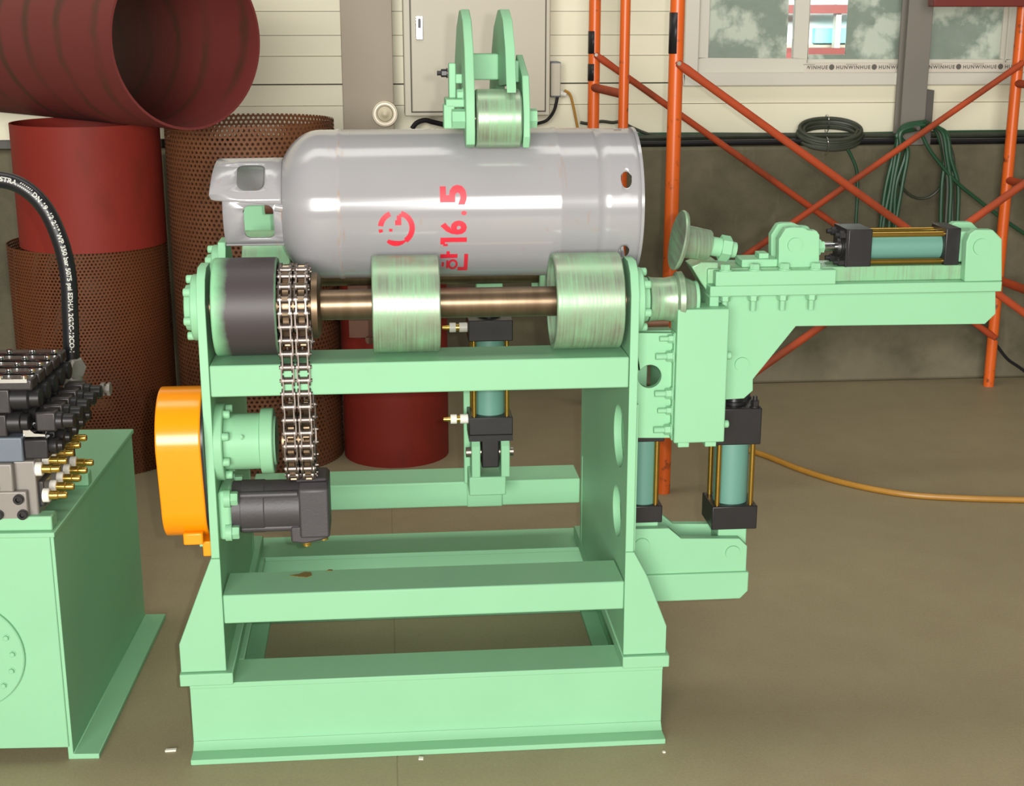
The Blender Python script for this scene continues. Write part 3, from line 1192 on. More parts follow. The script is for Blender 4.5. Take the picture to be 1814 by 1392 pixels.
# --- hydraulic motor
MZ = 0.488
MY = 0.12
mo = MB()
mo.lathe((-0.372, MY, MZ), (1, 0, 0), [(0, 0), (0, 0.05), (0.016, 0.05), (0.017, 0.0515), (0.060, 0.0515), (0.062, 0.050), (0.128, 0.050), (0.130, 0.048), (0.130, 0)], 40)
motor = mo.build('hydraulic_motor', M['motor'], mc)
mh = MB()
mh.prism([(MY - 0.05, MZ - 0.052), (MY - 0.05, MZ + 0.045), (MY - 0.035, MZ + 0.056), (MY + 0.05, MZ + 0.056), (MY + 0.05, MZ - 0.045), (MY + 0.04, MZ - 0.055)], 'X', -0.244, -0.187)
mh.prism([(-0.262, MZ - 0.062), (-0.262, MZ - 0.03), (-0.19, MZ - 0.03), (-0.19, MZ - 0.055), (-0.205, MZ - 0.06), (-0.235, MZ - 0.066)], 'Y', MY - 0.044, MY + 0.02)
mh.box(-0.25, -0.19, MY - 0.03, MY + 0.04, MZ + 0.055, MZ + 0.063)
mh.build('port_block', M['motor'], motor, 0.004)
for k in range(4):
    a = PI / 4 + PI / 2 * k
    MB().cyl((-0.355, MY + 0.047 * math.cos(a), MZ + 0.047 * math.sin(a)), (-0.247, MY + 0.047 * math.cos(a), MZ + 0.047 * math.sin(a)), 0.008, n=12).build('motor_rib', M['motor'], motor)
for dx, dy in ((-0.234, -0.012), (-0.202, 0.018)):
    MB().lathe((dx, MY + dy, MZ - 0.058), (0, 0, -1), [(0, 0), (0, 0.009), (0.008, 0.009), (0.008, 0.011), (0.016, 0.011), (0.018, 0.009), (0.022, 0.009), (0.022, 0)], 14).build('port_fitting', M['gold'], motor)
mf = MB()
mf.box(-0.396, -0.372, MY - 0.052, MY + 0.052, MZ - 0.05, MZ + 0.048)
flange = mf.build('motor_flange', G, mc, 0.006)
for sy, sz in ((-1, 1), (-1, -1), (1, 1), (1, -1)):
    o = MB().lathe((-0.372, MY + sy * 0.05, MZ + sz * 0.034), (1, 0, 0), [(0, 0), (0, 0.0135), (0.012, 0.0135), (0.014, 0.012), (0.014, 0)], 6).build('hex_bolt', G, flange)
    MB().cyl((-0.384, MY + sy * 0.05, MZ + sz * 0.034), (-0.372, MY + sy * 0.05, MZ + sz * 0.034), 0.017, n=20).build('flange_lug', G, flange)
MB().lathe((-0.396, 0.10, 0.432), (1, 0, 0), [(0, 0), (0, 0.004), (0.012, 0.004), (0.012, 0)], 10).build('brass_screw', M['gold'], left_plate)

# --- orange chain guard on the outside of the left plate
def obround(r1, r2, grow=0.0, n=24):
    za, zb = 0.632, 0.512
    pts = []
    for i in range(n + 1):
        a = 0.0 + PI * i / n
        pts.append((RY + 0.0 + (r1 + grow) * math.cos(a), za + (r1 + grow) * math.sin(a)))
    for i in range(n + 1):
        a = PI + PI * i / n
        pts.append((RY + 0.0 + (r2 + grow) * math.cos(a), zb + (r2 + grow) * math.sin(a)))
    return pts


gd = MB()
gd.prism(obround(0.097, 0.075), 'X', -0.499, -0.4165)
guard = gd.build('chain_guard', M['orange'], mc, 0.003)
MB().prism(obround(0.094, 0.072), 'X', -0.4165, -0.4123).build('guard_gasket', M['rubber'], guard)
MB().box(-0.462, -0.425, RY - 0.072, RY - 0.045, 0.438, 0.462).build('guard_lug', M['orange'], guard, 0.003)
MB().prism([(RY - 0.06, 0.41), (RY - 0.06, 0.44), (RY + 0.02, 0.44), (RY + 0.02, 0.40)], 'X', -0.428, -0.4125).build('guard_bracket', M['orange'], guard, 0.002)
bolt(guard, (-0.428, RY - 0.045, 0.43), (-1, 0, 0), None, 0.7)

# --- press arm over the tank
TY, TZ, TR = 0.29, 1.049, 0.145
arm_yz = [(0.150, 1.176), (0.143, 1.20), (0.150, 1.27), (0.182, 1.35), (0.235, 1.40), (0.30, 1.4195), (0.36, 1.418), (0.46, 1.385), (0.56, 1.30), (0.62, 1.18), (0.645, 1.05),
          (0.645, 0.86), (0.60, 0.84), (0.56, 0.86), (0.55, 1.02), (0.52, 1.15), (0.46, 1.235), (0.39, 1.275), (0.33, 1.275), (0.27, 1.25), (0.235, 1.215), (0.21, 1.185), (0.18, 1.168)]
arms = []
for x0, x1 in ((0.087, 0.104), (0.163, 0.181)):
    pz = arm_yz if x0 < 0.1 else [(0.158, 1.285)] + arm_yz[2:19] + [(0.30, 1.275)]
    arms.append(MB().prism(pz, 'X', x0, x1).build('press_arm', G, mc, 0.002))
MB().prism([(0.160, 1.168), (0.146, 1.19), (0.150, 1.24), (0.175, 1.30), (0.30, 1.335), (0.34, 1.29), (0.25, 1.23), (0.21, 1.185)], 'X', 0.194, 0.207).build('arm_cheek', G, mc, 0.002)
MB().box(0.181, 0.194, 0.24, 0.32, 1.285, 1.325).build('cheek_spacer', G, mc, 0.002)
MB().box(0.104, 0.163, 0.335, 0.385, 1.285, 1.335).build('arm_spacer_tube', G, mc, 0.003)
AY, AZ, AR = 0.19, 1.221, 0.0545
pr = MB().lathe((0.1065, AY, AZ), (1, 0, 0), [(0.0, 0), (0, AR - 0.003), (0.003, AR), (0.082, AR), (0.085, AR - 0.003), (0.085, 0)], 56)
press = pr.build('press_roller', M['worn'], mc)
# the photo shows the roller wider than the gap: wide lobes either side of the arms carry it
for x0, x1 in ((0.063, 0.087), (0.207, 0.223)):
    MB().cyl((x0, AY, AZ), (x1, AY, AZ), 0.0185, n=6, phase=0.2).build('axle_nut', G, press)
MB().cyl((0.08, AY, AZ), (0.215, AY, AZ), 0.011, n=16).build('roller_axle', M['steel'], press)
# side bracket with bolt left of the arms
sb = MB()
for a, b, y0, y1 in (((786, 186), (806, 228), 0.21, 0.255), ((795, 112), (808, 182), 0.27, 0.30)):
    p, q = at(*a, (y0)), at(*b, (y0))
    sb.box(p.x, q.x, y0, y1, q.z, p.z)
p, q = at(790, 176, 0.21), at(822, 190, 0.21)
sb.box(p.x, 0.088, 0.21, 0.30, q.z, p.z)
p = at(795, 120, 0.27)
q2 = at(826, 100, 0.3)
sb.box(p.x + 0.004, 0.088, 0.275, 0.292, p.z - 0.03, p.z - 0.012)
stop = sb.build('arm_stop_bracket', G, mc, 0.002)
p = at(800, 130, 0.27)
bolt(stop, (p.x - 0.007, 0.285, p.z), (-1, 0, 0), NUT_BLACK, 0.9)
p = at(815, 168, 0.22)
bolt(stop, (0.0865, 0.225, p.z), (-1, 0, 0), None, 1.2)


# --- hydraulic cylinders
def hyd(base, d, roll, r, L, cap, t0, t1, rod_len, rod_r=0.009, rod_to=None, name='hydraulic_cylinder', greencap=False, nuts_top=True):
    """square-cap tie-rod cylinder: base cap, barrel, head cap and rod along d"""
    Mx = dir_mat(base, d, roll)
    c = cap / 2
    e = c - 0.0125
    barrel = MB().cyl((0, 0, t0), (0, 0, t0 + L), r, n=40).xf(Mx).build(name, M['teal'], mc)
    capm = M['black']
    b = MB().box(-c, c, -c, c, 0, t0).xf(Mx).build('end_cap', capm, barrel, 0.002)
    MB().box(-c, c, -c, c, t0 + L, t0 + L + t1).xf(Mx).build('head_cap', M['black'], barrel, 0.002)
    for sx in (-1, 1):
        for sy in (-1, 1):
            MB().cyl((sx * e, sy * e, t0), (sx * e, sy * e, t0 + L), 0.0055, n=12).xf(Mx).build('tie_rod', M['brass'], barrel)
            if nuts_top:
                link('tie_rod_nut', NUT_BLACK, barrel, Mx @ Matrix.Translation((sx * e, sy * e, t0 + L + t1)))
    top = t0 + L + t1
    MB().lathe((0, 0, top), (0, 0, 1), [(0, 0), (0, 0.026), (0.006, 0.026), (0.006, 0.020), (0.012, 0.018), (0.012, 0)], 24).xf(Mx).build('rod_gland', M['black'], barrel)
    MB().cyl((0, 0, top), (0, 0, top + rod_len), rod_r, n=20).xf(Mx).build('piston_rod', M['chrome'], barrel)
    return barrel


# lift cylinder under the press arm
LX, LY = 0.163, 0.625
lift = hyd((LX, LY, 0.480), (0, 0, 1), 0, 0.035, 0.178, 0.100, 0.042, 0.048, 0.10, 0.012, nuts_top=False)
MB().box(LX - 0.020, LX + 0.020, LY - 0.03, LY + 0.03, 0.395, 0.470).build('clevis_lug', M['black'], lift, 0.003)
MB().box(LX - 0.05, LX + 0.05, LY - 0.051, LY + 0.051, 0.466, 0.480).build('cap_shim', M['black'], lift)
for x0, x1 in ((0.119, 0.139), (0.187, 0.207)):
    MB().prism([(LY - 0.04, 0.375), (LY - 0.04, 0.45), (LY - 0.03, 0.462), (LY + 0.03, 0.462), (LY + 0.04, 0.45), (LY + 0.04, 0.375)], 'X', x0, x1).build('clevis_plate', G, mc, 0.002)
pin = MB().cyl((0.108, LY, 0.425), (0.218, LY, 0.425), 0.012, n=18).build('clevis_pin', M['steel'], mc)
br = MB()
br.box(0.113, 0.198, 0.585, 0.70, 0.331, 0.376)
br.box(0.106, 0.128, 0.672, 0.69, 0.331, 0.60)
br.prism([(0.113, 0.268), (0.113, 0.34), (0.198, 0.34), (0.198, 0.268)], 'Y', 0.683, 0.6895)
br.build('lift_bracket', G, mc, 0.003)
MB().box(LX - 0.03, LX + 0.03, LY - 0.02, LY + 0.02, 0.80, 0.86).build('rod_clevis', G, lift, 0.003)
for z in (0.727, 0.512):
    for i, (a, b, r, mm) in enumerate(((0.0, 0.018, 0.011, 'white_plastic'), (0.018, 0.026, 0.008, 'gold'), (0.026, 0.040, 0.011, 'white_plastic'), (0.040, 0.056, 0.0055, 'gold'))):
        MB().cyl((LX - 0.051 - a, LY - 0.02, z), (LX - 0.051 - b, LY - 0.02, z), r, r * (0.75 if i == 3 else 1), n=16).build('port_fitting', M[mm], lift)
# rusty lug behind the shaft
p = at(640, 592, 0.47)
rb = plate([(p.x - 0.026, 0.74), (p.x - 0.026, 0.872), (p.x + 0.034, 0.872), (p.x + 0.034, 0.74)], [circle(p.x + 0.018, p.z - 0.012, 0.010, 18)], 'Y', 0.465, 0.475)
rb.build('rusty_lug', M['rust_brown'], mc, 0.001)

# --- right hand carriage: hole plate, guide block, arm, slide
YA = 0.10
hp = [XZ(*q, YA) for q in ((1122, 590), (1195, 590), (1195, 660), (1190, 776), (1122, 776))]
hp = [(0.4035, hp[0][1]), (hp[1][0], hp[1][1]), (hp[1][0], hp[3][1]), (0.4035, hp[4][1])]
hc = XZ(1151, 667, YA)
carr = plate(hp, [circle(hc[0], hc[1], 0.023, 32)], 'Y', YA, YA + 0.016).build('carriage_plate', G, mc, 0.0015)
b = MB()
x0, z1 = XZ(1140, 578, 0.12)
b.box(0.4035, hp[1][0], YA + 0.016, 0.26, hp[0][1] - 0.012, hp[0][1])
b.box(hp[1][0] - 0.014, hp[1][0], YA + 0.016, 0.26, hp[2][1], hp[0][1] - 0.012)
b.box(0.4035, 0.458, 0.245, 0.26, hp[2][1], hp[0][1] - 0.012)
b.build('carriage_box', G, carr, 0.002)
for py in (600, 631, 697, 727, 761):
    q = XZ(1193, py, YA - 0.012)
    o = link('hex_bolt', BOLT_STUD, carr, dir_mat((hp[1][0] - 0.004, YA - 0.011, q[1]), (-1, 0, 0), 0.3) @ Matrix.Scale(1.0 if py in (600, 727) else 1.25, 4))
# guide block
YG = 0.07
ga, gb = XZ(1203, 549, YG), XZ(1283, 783, YG)
gx0, gx1, gz0, gz1 = ga[0] - 0.002, gb[0], gb[1], ga[1]
gbm = MB().box(gx0, gx1, YG, 0.135, gz0, gz1).build('guide_block', G, mc, 0.0025)
gx2 = XZ(1194, 600, YG + 0.015)[0]
MB().box(gx2, gx0, YG + 0.012, 0.12, gz0 + 0.002, XZ(1197, 592, YG)[1]).build('guide_strip', G, gbm, 0.002)
for px in (1212, 1260):
    q = XZ(px, 783, YG)
    MB().box(q[0] - 0.011, q[0] + 0.011, YG + 0.004, YG + 0.04, gz0 - 0.010, gz0).build('guide_foot', G, gbm, 0.0015)
for py in (634, 756):
    q = XZ(1286, py, YG)
    bolt(gbm, (gx1, YG + 0.02, q[1]), (1, 0, 0), CAPSCREW, 0.9, name='cap_screw')
# arm gusset plate
YW = 0.14
ar = [XZ(*q, YW) for q in ((1287, 520), (1764, 512), (1764, 556), (1745, 574), (1410, 578), (1334, 672), (1334, 692), (1318, 706), (1285, 708), (1270, 700), (1270, 520))]
ztop = XZ(1287, 517, YW)[1]
ar = [(x, min(z, ztop)) for x, z in ar]
arm = MB().prism(ar, 'Y', YW, YW + 0.03).build('arm_plate', G, mc, 0.0015)
q = XZ(1314, 645, YW)
MB().lathe((q[0], YW, q[1]), (0, -1, 0), [(0, 0), (0, 0.0145), (0.004, 0.0142), (0.004, 0)], 32).build('pin_boss', G, arm)
# flange plate of the arm
YF = 0.10
f0, f1 = XZ(1266, 498, YF), XZ(1774, 519, YF)
fz0, fz1 = ztop - 0.001, ztop + 0.019
fx0 = XZ(1258, 520, YF)[0]
flg = MB().box(fx0, f1[0], YF, 0.235, fz0, fz1).build('arm_flange', G, mc, 0.002)
MB().box(fx0 - 0.0, fx0 + 0.018, YF, 0.2, fz0 - 0.03, fz0).build('flange_end_lug', G, flg, 0.002)
for px in (1285, 1335, 1387, 1438):
    q = XZ(px, 525, 0.118)
    link('hex_bolt', BOLT_STUD, flg, dir_mat((q[0], 0.119, fz0), (0, 0, -1), 0.2) @ Matrix.Scale(1.2, 4))
# slide bed and clamp block
s0, s1 = XZ(1268, 498, YF)[0], XZ(1481, 498, YF)[0]
cz = fz1 + 0.028
clamp = MB().box(s0, s1, YF, 0.125, fz1, cz).box(s0, s1, 0.205, 0.23, fz1, cz).build('slide_clamp', G, mc, 0.002)
for px in (1286, 1338, 1391, 1446):
    q = XZ(px, 465, 0.112)
    link('hex_bolt', BOLT, clamp, dir_mat((q[0], 0.1125, cz), (0, 0, 1), 0.15) @ Matrix.Scale(1.2, 4))
bx1 = XZ(1765, 480, 0.13)[0]
bed = MB().box(s0 - 0.01, bx1, 0.127, 0.203, fz1, cz + 0.001).build('slide_bed', M['worn_less'], mc, 0.002)
sr = MB().box(XZ(1312, 450, .15)[0], XZ(1375, 450, .15)[0], 0.137, 0.193, cz + 0.001, cz + 0.016).build('slide_tongue', G, mc, 0.002)
q = XZ(1351, 441, 0.15)
MB().box(q[0] - 0.007, q[0] + 0.012, 0.147, 0.18, cz + 0.016, cz + 0.026).build('tongue_stop', G, sr, 0.001)
# trunnion block
YT = 0.128
tpz = [(1380, 462), (1380, 424), (1392, 405), (1400, 403), (1422, 403), (1432, 408), (1447, 409), (1452, 416), (1452, 463)]
tr = [XZ(*q, YT) for q in tpz]
zb = cz + 0.001
tr = [(x, max(z, zb)) for x, z in tr]
tr[0] = (tr[0][0], zb)
tr[-1] = (tr[-1][0], zb)
tru = MB().prism(tr, 'Y', YT, YT + 0.022).build('trunnion_block', G, mc, 0.0015)
MB().prism(tr, 'Y', YT + 0.055, YT + 0.077).build('trunnion_plate', G, tru, 0.0015)
q = XZ(1408, 434, YT)
MB().lathe((q[0], YT, q[1]), (0, -1, 0), [(0, 0), (0, 0.0145), (0.004, 0.0143), (0.004, 0)], 32).build('pin_boss', G, tru)
MB().box(tr[0][0] + 0.02, tr[-1][0] - 0.004, YT + 0.018, YT + 0.06, zb, q[1] + 0.018).build('trunnion_core', G, tru, 0.002)
# horizontal cylinder on the slide, rod pointing left
HY = 0.167
HZ = XZ(1520, 436, HY)[1]
hx1 = XZ(1701, 436, 0.128)[0]
hx0 = XZ(1503, 436, 0.125)[0]
Lc = hx1 - hx0
hc_ = hyd((hx1, HY, HZ), (-1, 0, 0), 0, 0.027, Lc - 0.030 - 0.048, 0.078, 0.030, 0.048, 0.06, 0.0085)
b = MB().lathe((hx0 - 0.062, HY, HZ), (1, 0, 0), [(0, 0), (0, 0.017), (0.018, 0.017), (0.018, 0.012), (0.026, 0.012), (0.026, 0)], 6)
b.build('rod_nut', G, hc_)
MB().cyl((tr[-1][0] - 0.012, HY, HZ), (hx0 - 0.045, HY, HZ), 0.011, n=20).build('rod_eye', G, hc_)
MB().box(hx0 - 0.004, hx0, HY - 0.0395, HY + 0.0395, HZ - 0.0395, HZ + 0.0395).build('head_plate', M['black'], hc_)
# rear clevis on the arm
cxs = [(1700, 497), (1704, 425), (1710, 411), (1720, 404), (1750, 404), (1766, 420), (1766, 497)]
cl_ = [XZ(*q, YT) for q in cxs]
cl_[0] = (cl_[0][0], fz1)
cl_[-1] = (cl_[-1][0], fz1)
cle = MB().prism(cl_, 'Y', 0.104, 0.126).build('rear_clevis', G, mc, 0.002)
MB().prism([(x, max(z, fz1)) for x, z in cl_], 'Y', 0.206, 0.226).build('clevis_plate', G, cle, 0.002)
q = XZ(1738, 437, 0.104)
MB().lathe((q[0], 0.104, q[1]), (0, -1, 0), [(0, 0), (0, 0.0165), (0.004, 0.0162), (0.004, 0)], 32).build('pin_boss', G, cle)
MB().box(hx1, q[0] + 0.012, 0.14, 0.194, HZ - 0.03, HZ + 0.03).build('clevis_lug', G, hc_, 0.004)

# --- guide rollers at the right end
sp = MB().lathe((0.4315, RY, RZ), (1, 0, 0), [(0, 0), (0, 0.044), (0.006, 0.042), (0.03, 0.041), (0.050, 0.044), (0.054, 0.052), (0.064, 0.053), (0.066, 0.051), (0.067, 0.044), (0.088, 0.034), (0.089, 0.0)], 44).build('guide_spool', M['worn'], mc)
MB().lathe((0.520, RY, RZ), (1, 0, 0), [(0, 0), (0, 0.034), (0.006, 0.034), (0.008, 0.031), (0.008, 0)], 32).build('spool_cap', G, sp)
dc = at(1199, 425, 0.13)
ax_ = Vector((1, 0.03, -0.19)).normalized()
tl = MB().lathe(dc, ax_, [(0, 0), (0, 0.048), (0.0, 0.056), (0.003, 0.058), (0.008, 0.056), (0.010, 0.034), (0.014, 0.0315), (0.062, 0.0295), (0.064, 0.028), (0.064, 0)], 48).build('tilted_roller', M['worn'], mc)
MB().lathe(dc + ax_ * 0.064, ax_, [(0, 0), (0, 0.0185), (0.022, 0.0185), (0.022, 0)], 28).build('roller_neck', G, tl)
MB().lathe(dc + ax_ * 0.086, ax_, [(0, 0), (0, 0.025), (0.018, 0.025), (0.021, 0.022), (0.021, 0)], 6, 0.3).build('roller_nut', G, tl)
MB().lathe(dc + ax_ * 0.107, ax_, [(0, 0), (0, 0.016), (0.010, 0.015), (0.010, 0)], 20).build('axle_end', G, tl)
tb = MB()
p = at(1245, 480, 0.15)
tb.prism([XZ(*q, 0.15) for q in ((1222, 470), (1240, 462), (1270, 462), (1268, 500), (1262, 530), (1240, 500))], 'Y', 0.135, 0.20)
tb.build('roller_bracket', M['worn_less'], tl, 0.002)
MB().cyl((0.404, 0.135, 0.8345), (0.475, 0.135, 0.8345), 0.0095, n=16).build('rusty_spacer', M['rust_brown'], mc)

# --- lower bracket and the two standing cylinders
YL = 0.15
lo = [(0.4035, 0.403), (0.493, 0.402), (0.519, 0.379), (0.640, 0.375), (0.657, 0.358), (0.657, 0.300), (0.4035, 0.300)]
lob = MB().prism(lo, 'Y', YL, YL + 0.018).build('lower_bracket', G, mc, 0.0015)
MB().prism(lo, 'Y', 0.235, 0.253).build('bracket_plate', G, lob, 0.0015)
MB().prism([(0.4035, 0.245), (0.4035, 0.304), (0.661, 0.304), (0.661, 0.262), (0.645, 0.245)], 'Y', YL - 0.008, 0.262).build('bracket_beam', G, lob, 0.0025)
for q in ((0.438, 0.368), (0.627, 0.345)):
    MB().lathe((q[0], YL, q[1]), (0, -1, 0), [(0, 0), (0, 0.0155), (0.004, 0.0152), (0.004, 0)], 32).build('pin_boss', G, lob)
h2 = hyd((0.630, 0.205, 0.392), (0, 0, 1), 0, 0.035, 0.131, 0.094, 0.050, 0.076, 0.075, 0.012)
MB().box(0.60, 0.66, 0.17, 0.233, 0.345, 0.392).build('clevis_lug', G, h2, 0.003)
h1 = hyd((0.445, 0.195, 0.412), (0, 0, 1), 0, 0.028, 0.136, 0.071, 0.036, 0.06, 0.02, 0.012, nuts_top=False)
MB().box(0.412, 0.475, 0.17, 0.233, 0.345, 0.412).build('clevis_lug', G, h1, 0.003)

# ================================================================== GAS CYLINDER
gas = thing('gas_cylinder', 'grey steel gas cylinder with red stencilled 16.5 lying on the green rollers', 'gas cylinder', (0.08, TY, TZ - TR))
x1, x2 = -0.155, 0.335       # weld seams
b = MB()
prof = [(-0.278, 0.0)]
for i in range(1, 17):
    a = PI / 2 * i / 16
    prof.append((-0.188 - 0.09 * math.cos(a) ** 1.0, TR * math.sin(a) ** 0.85))
prof += [(x1 - 0.004, TR), (x1, TR + 0.0018), (x1 + 0.006, TR + 0.0018), (x1 + 0.010, TR), (x2 - 0.075, TR), (x2 - 0.071, TR + 0.0015), (x2 - 0.066, TR + 0.0015), (x2 - 0.062, TR), (x2, TR)]
for i in range(1, 9):
    a = PI / 2 * i / 8
    prof.append((x2 + 0.05 * math.sin(a), TR * math.cos(a)))
b.lathe((0, TY, TZ), (1, 0, 0), prof, 96)
body = b.build('tank_body', M['gas'], gas, sharp=60)


def wrap(vs, X0, R, a0, y=TY, z=TZ):
    """sheet (u along x, v round the axis) bent on a cylinder; v=0 faces -Y, grows upward"""
    out = []
    for p in vs:
        a = p[1] / R + a0
        rr = R + p[2]
        out.append((X0 + p[0], y - rr * math.cos(a), z + rr * math.sin(a)))
    return out


def sheet(outer, holes, R, thick, name, mat, parent, step=0.012):
    vs, fs = refine(*curve_fill(outer, holes), 1, step)
    me = MB().add(wrap(vs, 0, R, 0), fs)
    o = me.build(name, mat, parent, solid=0, sharp=40)
    s = o.modifiers.new('thickness', 'SOLIDIFY')
    s.thickness = thick
    s.offset = 0
    return o


def rrect(x0, x1, v0, v1, r, n=6):
    out = []
    for cx, cv, a0 in ((x1 - r, v1 - r, 0), (x0 + r, v1 - r, PI / 2), (x0 + r, v0 + r, PI), (x1 - r, v0 + r, 3 * PI / 2)):
        for i in range(n + 1):
            a = a0 + PI / 2 * i / n
            out.append((cx + r * math.cos(a), cv + r * math.sin(a)))
    return out


# foot ring at the right end with drain holes
FRR = TR - 0.003
sk = [(0.342, -PI * FRR), (0.424, -PI * FRR), (0.424, PI * FRR - 0.001), (0.342, PI * FRR - 0.001)]
foot_holes = [circle(0.392, FRR * a, 0.0105, 20, 0.0165) for a in (0.42, -0.62, 1.6, 2.7, -1.7, -2.7)]
sheet(sk, foot_holes, FRR, 0.003, 'foot_ring', M['gas'], gas, 0.02)
MB().lathe((0.424, TY, TZ), (1, 0, 0), [(-0.004, FRR - 0.004), (-0.004, FRR + 0.004), (0.002, FRR + 0.004), (0.003, FRR), (0.002, FRR - 0.004), (-0.004, FRR - 0.004)], 72).build('foot_bead', M['gas'], gas)
# collar (valve guard) at the left end: two curved sheets with hand holes
CR = 0.088
xa = -0.393
up = [(-0.397, 0.032), (-0.393, 0.024), (-0.386, 0.022), (-0.262, 0.012), (-0.262, CR * 3.05), (-0.374, CR * 3.05), (-0.380, CR * 1.75), (-0.3835, CR * 1.55), (-0.387, CR * 1.3)]
sheet(up, [rrect(-0.345, -0.293, 0.040, CR * 1.19, 0.016)], CR + 0.0025, 0.004, 'collar', M['gas'], gas)
dn = [(-0.373, -0.077), (-0.232, -0.077), (-0.240, -0.05), (-0.262, 0.03), (-0.373, 0.03)]
sheet(dn, [rrect(-0.334, -0.278, -0.058, 0.012, 0.013)], CR - 0.0025, 0.004, 'collar_lower', M['gas'], gas)
MB().tube([(-0.373, TY - (CR - 0.0025) * math.cos(0.895), TZ - (CR - 0.0025) * math.sin(0.895)), (-0.233, TY - (CR - 0.0025) * math.cos(0.895), TZ - (CR - 0.0025) * math.sin(0.895))], 0.0035, 10).build('collar_hem', M['gas'], gas)
MB().lathe((-0.30, TY, TZ), (1, 0, 0), [(0, 0), (0, 0.017), (0.03, 0.017), (0.03, 0.022), (0.045, 0.024), (0.045, 0)], 24).build('valve_boss', M['rust_brown'], gas)
MB().tube([at(487, 366, 0.205), at(497, 368, 0.205), at(510, 369, 0.205)], 0.009, 12).build('collar_weld', M['gas'], gas)

# stencilled marks, wrapped on the shell
st = MB()


def flush(name):
    global st
    st.build(name, M['red_mark'], body)
    st = MB()


def stamp(vs, fs, step=0.006):
    vs, fs = refine(vs, fs, 1, step)
    st.add(wrap([(p[0], p[1], 0.0006) for p in vs], 0, TR, 0.0), fs)


def ang_of(py, px=815):
    """arc length round the shell for a photo row"""
    lo_, hi_ = -1.5, 1.5
    for _ in range(40):
        m = (lo_ + hi_) / 2
        q = Vector((0.1, TY - TR * math.cos(m), TZ + TR * math.sin(m))) - CAM
        y_ = 696 - FPX * q.dot(_u) / q.dot(_f)
        if y_ > py:
            lo_ = m
        else:
            hi_ = m
    return lo_ * TR


def xof(px, py=400):
    return at(px, py, TY - TR * 0.97).x


def put_text(s, px_top, px_bottom, py0, py1, bold=0.0):
    """text reading upwards: its top points to -x; fits between rows py0 (start, lower) and py1"""
    vs, fs = text_shape(s, 0.05, bold=bold)
    u0, u1 = min(p[0] for p in vs), max(p[0] for p in vs)
    h0, h1 = min(p[1] for p in vs), max(p[1] for p in vs)
    xt, xb = xof(px_top), xof(px_bottom)
    a0, a1 = ang_of(py0), ang_of(py1)
    out = [(xb + (p[1] - h0) / (h1 - h0) * (xt - xb), a0 + (p[0] - u0) / (u1 - u0) * (a1 - a0), 0) for p in vs]
    stamp(out, fs)
    flush('stencil_digit')


put_text('6', 780, 827, 415, 390, 0.0022)
put_text('5', 780, 827, 362, 327, 0.0022)
put_text('.', 817, 827, 381, 373, 0.002)


def bar(px0, px1, py0, py1):
    xs = xof(px0), xof(px1)
    vs_ = ang_of(py1), ang_of(py0)
    vv = [(xs[0], vs_[0], 0), (xs[1], vs_[0], 0), (xs[1], vs_[1], 0), (xs[0], vs_[1], 0)]
    stamp(vv, [(0, 1, 2, 3)], 0.02)


def ring(cx, cy, rx, ry, w, a0=0, a1=2 * PI, n=40, taper=False):
    vs, fs = [], []
    for i in range(n + 1):
        a = a0 + (a1 - a0) * i / n
        ww = w * (0.35 + 0.65 * math.sin(PI * min(1, 0.15 + 0.85 * i / n))) if taper else w
        for k in (1, -1):
            rr = 1 + k * ww / 2
            vs.append((xof(cx + rx * rr * math.cos(a)), ang_of(cy - ry * rr * math.sin(a)), 0))
    for i in range(n):
        fs.append((2 * i, 2 * i + 1, 2 * i + 3, 2 * i + 2))
    st.add(wrap([(p[0], p[1], 0.0006) for p in vs], 0, TR, 0.0), fs)


bar(780, 827, 420, 428)          # figure one: stem and flag
bar(780, 788, 427, 432)
bar(785, 793, 431, 435)
flush('stencil_digit')
# Korean syllable left of the number (below it here), drawn turned a quarter
bar(780, 811, 449, 456)          # vertical stroke of the vowel
bar(791, 797, 444, 449)          # its tick
ring(803, 467, 7, 7, 0.55)       # ring of the first consonant
bar(791, 795, 460, 474)          # stroke above the ring
bar(783, 787, 463, 471)
bar(823, 830, 449, 477)          # foot of the final consonant
bar(812, 830, 472, 478)
flush('stencil_syllable')
# round logo
ring(702, 402, 28, 27, 0.34, math.radians(-55), math.radians(72), taper=False)
ring(702, 402, 28, 27, 0.34, math.radians(-125), math.radians(-55), taper=True)
ring(702, 402, 28, 27, 0.34, math.radians(112), math.radians(172))
ring(702, 402, 28, 27, 0.26, math.radians(184), math.radians(196))
bar(700, 711, 388, 397)
bar(703, 711, 380, 388)
bar(707, 718, 377, 383)
bar(689, 695, 403, 408)
flush('stencil_logo')

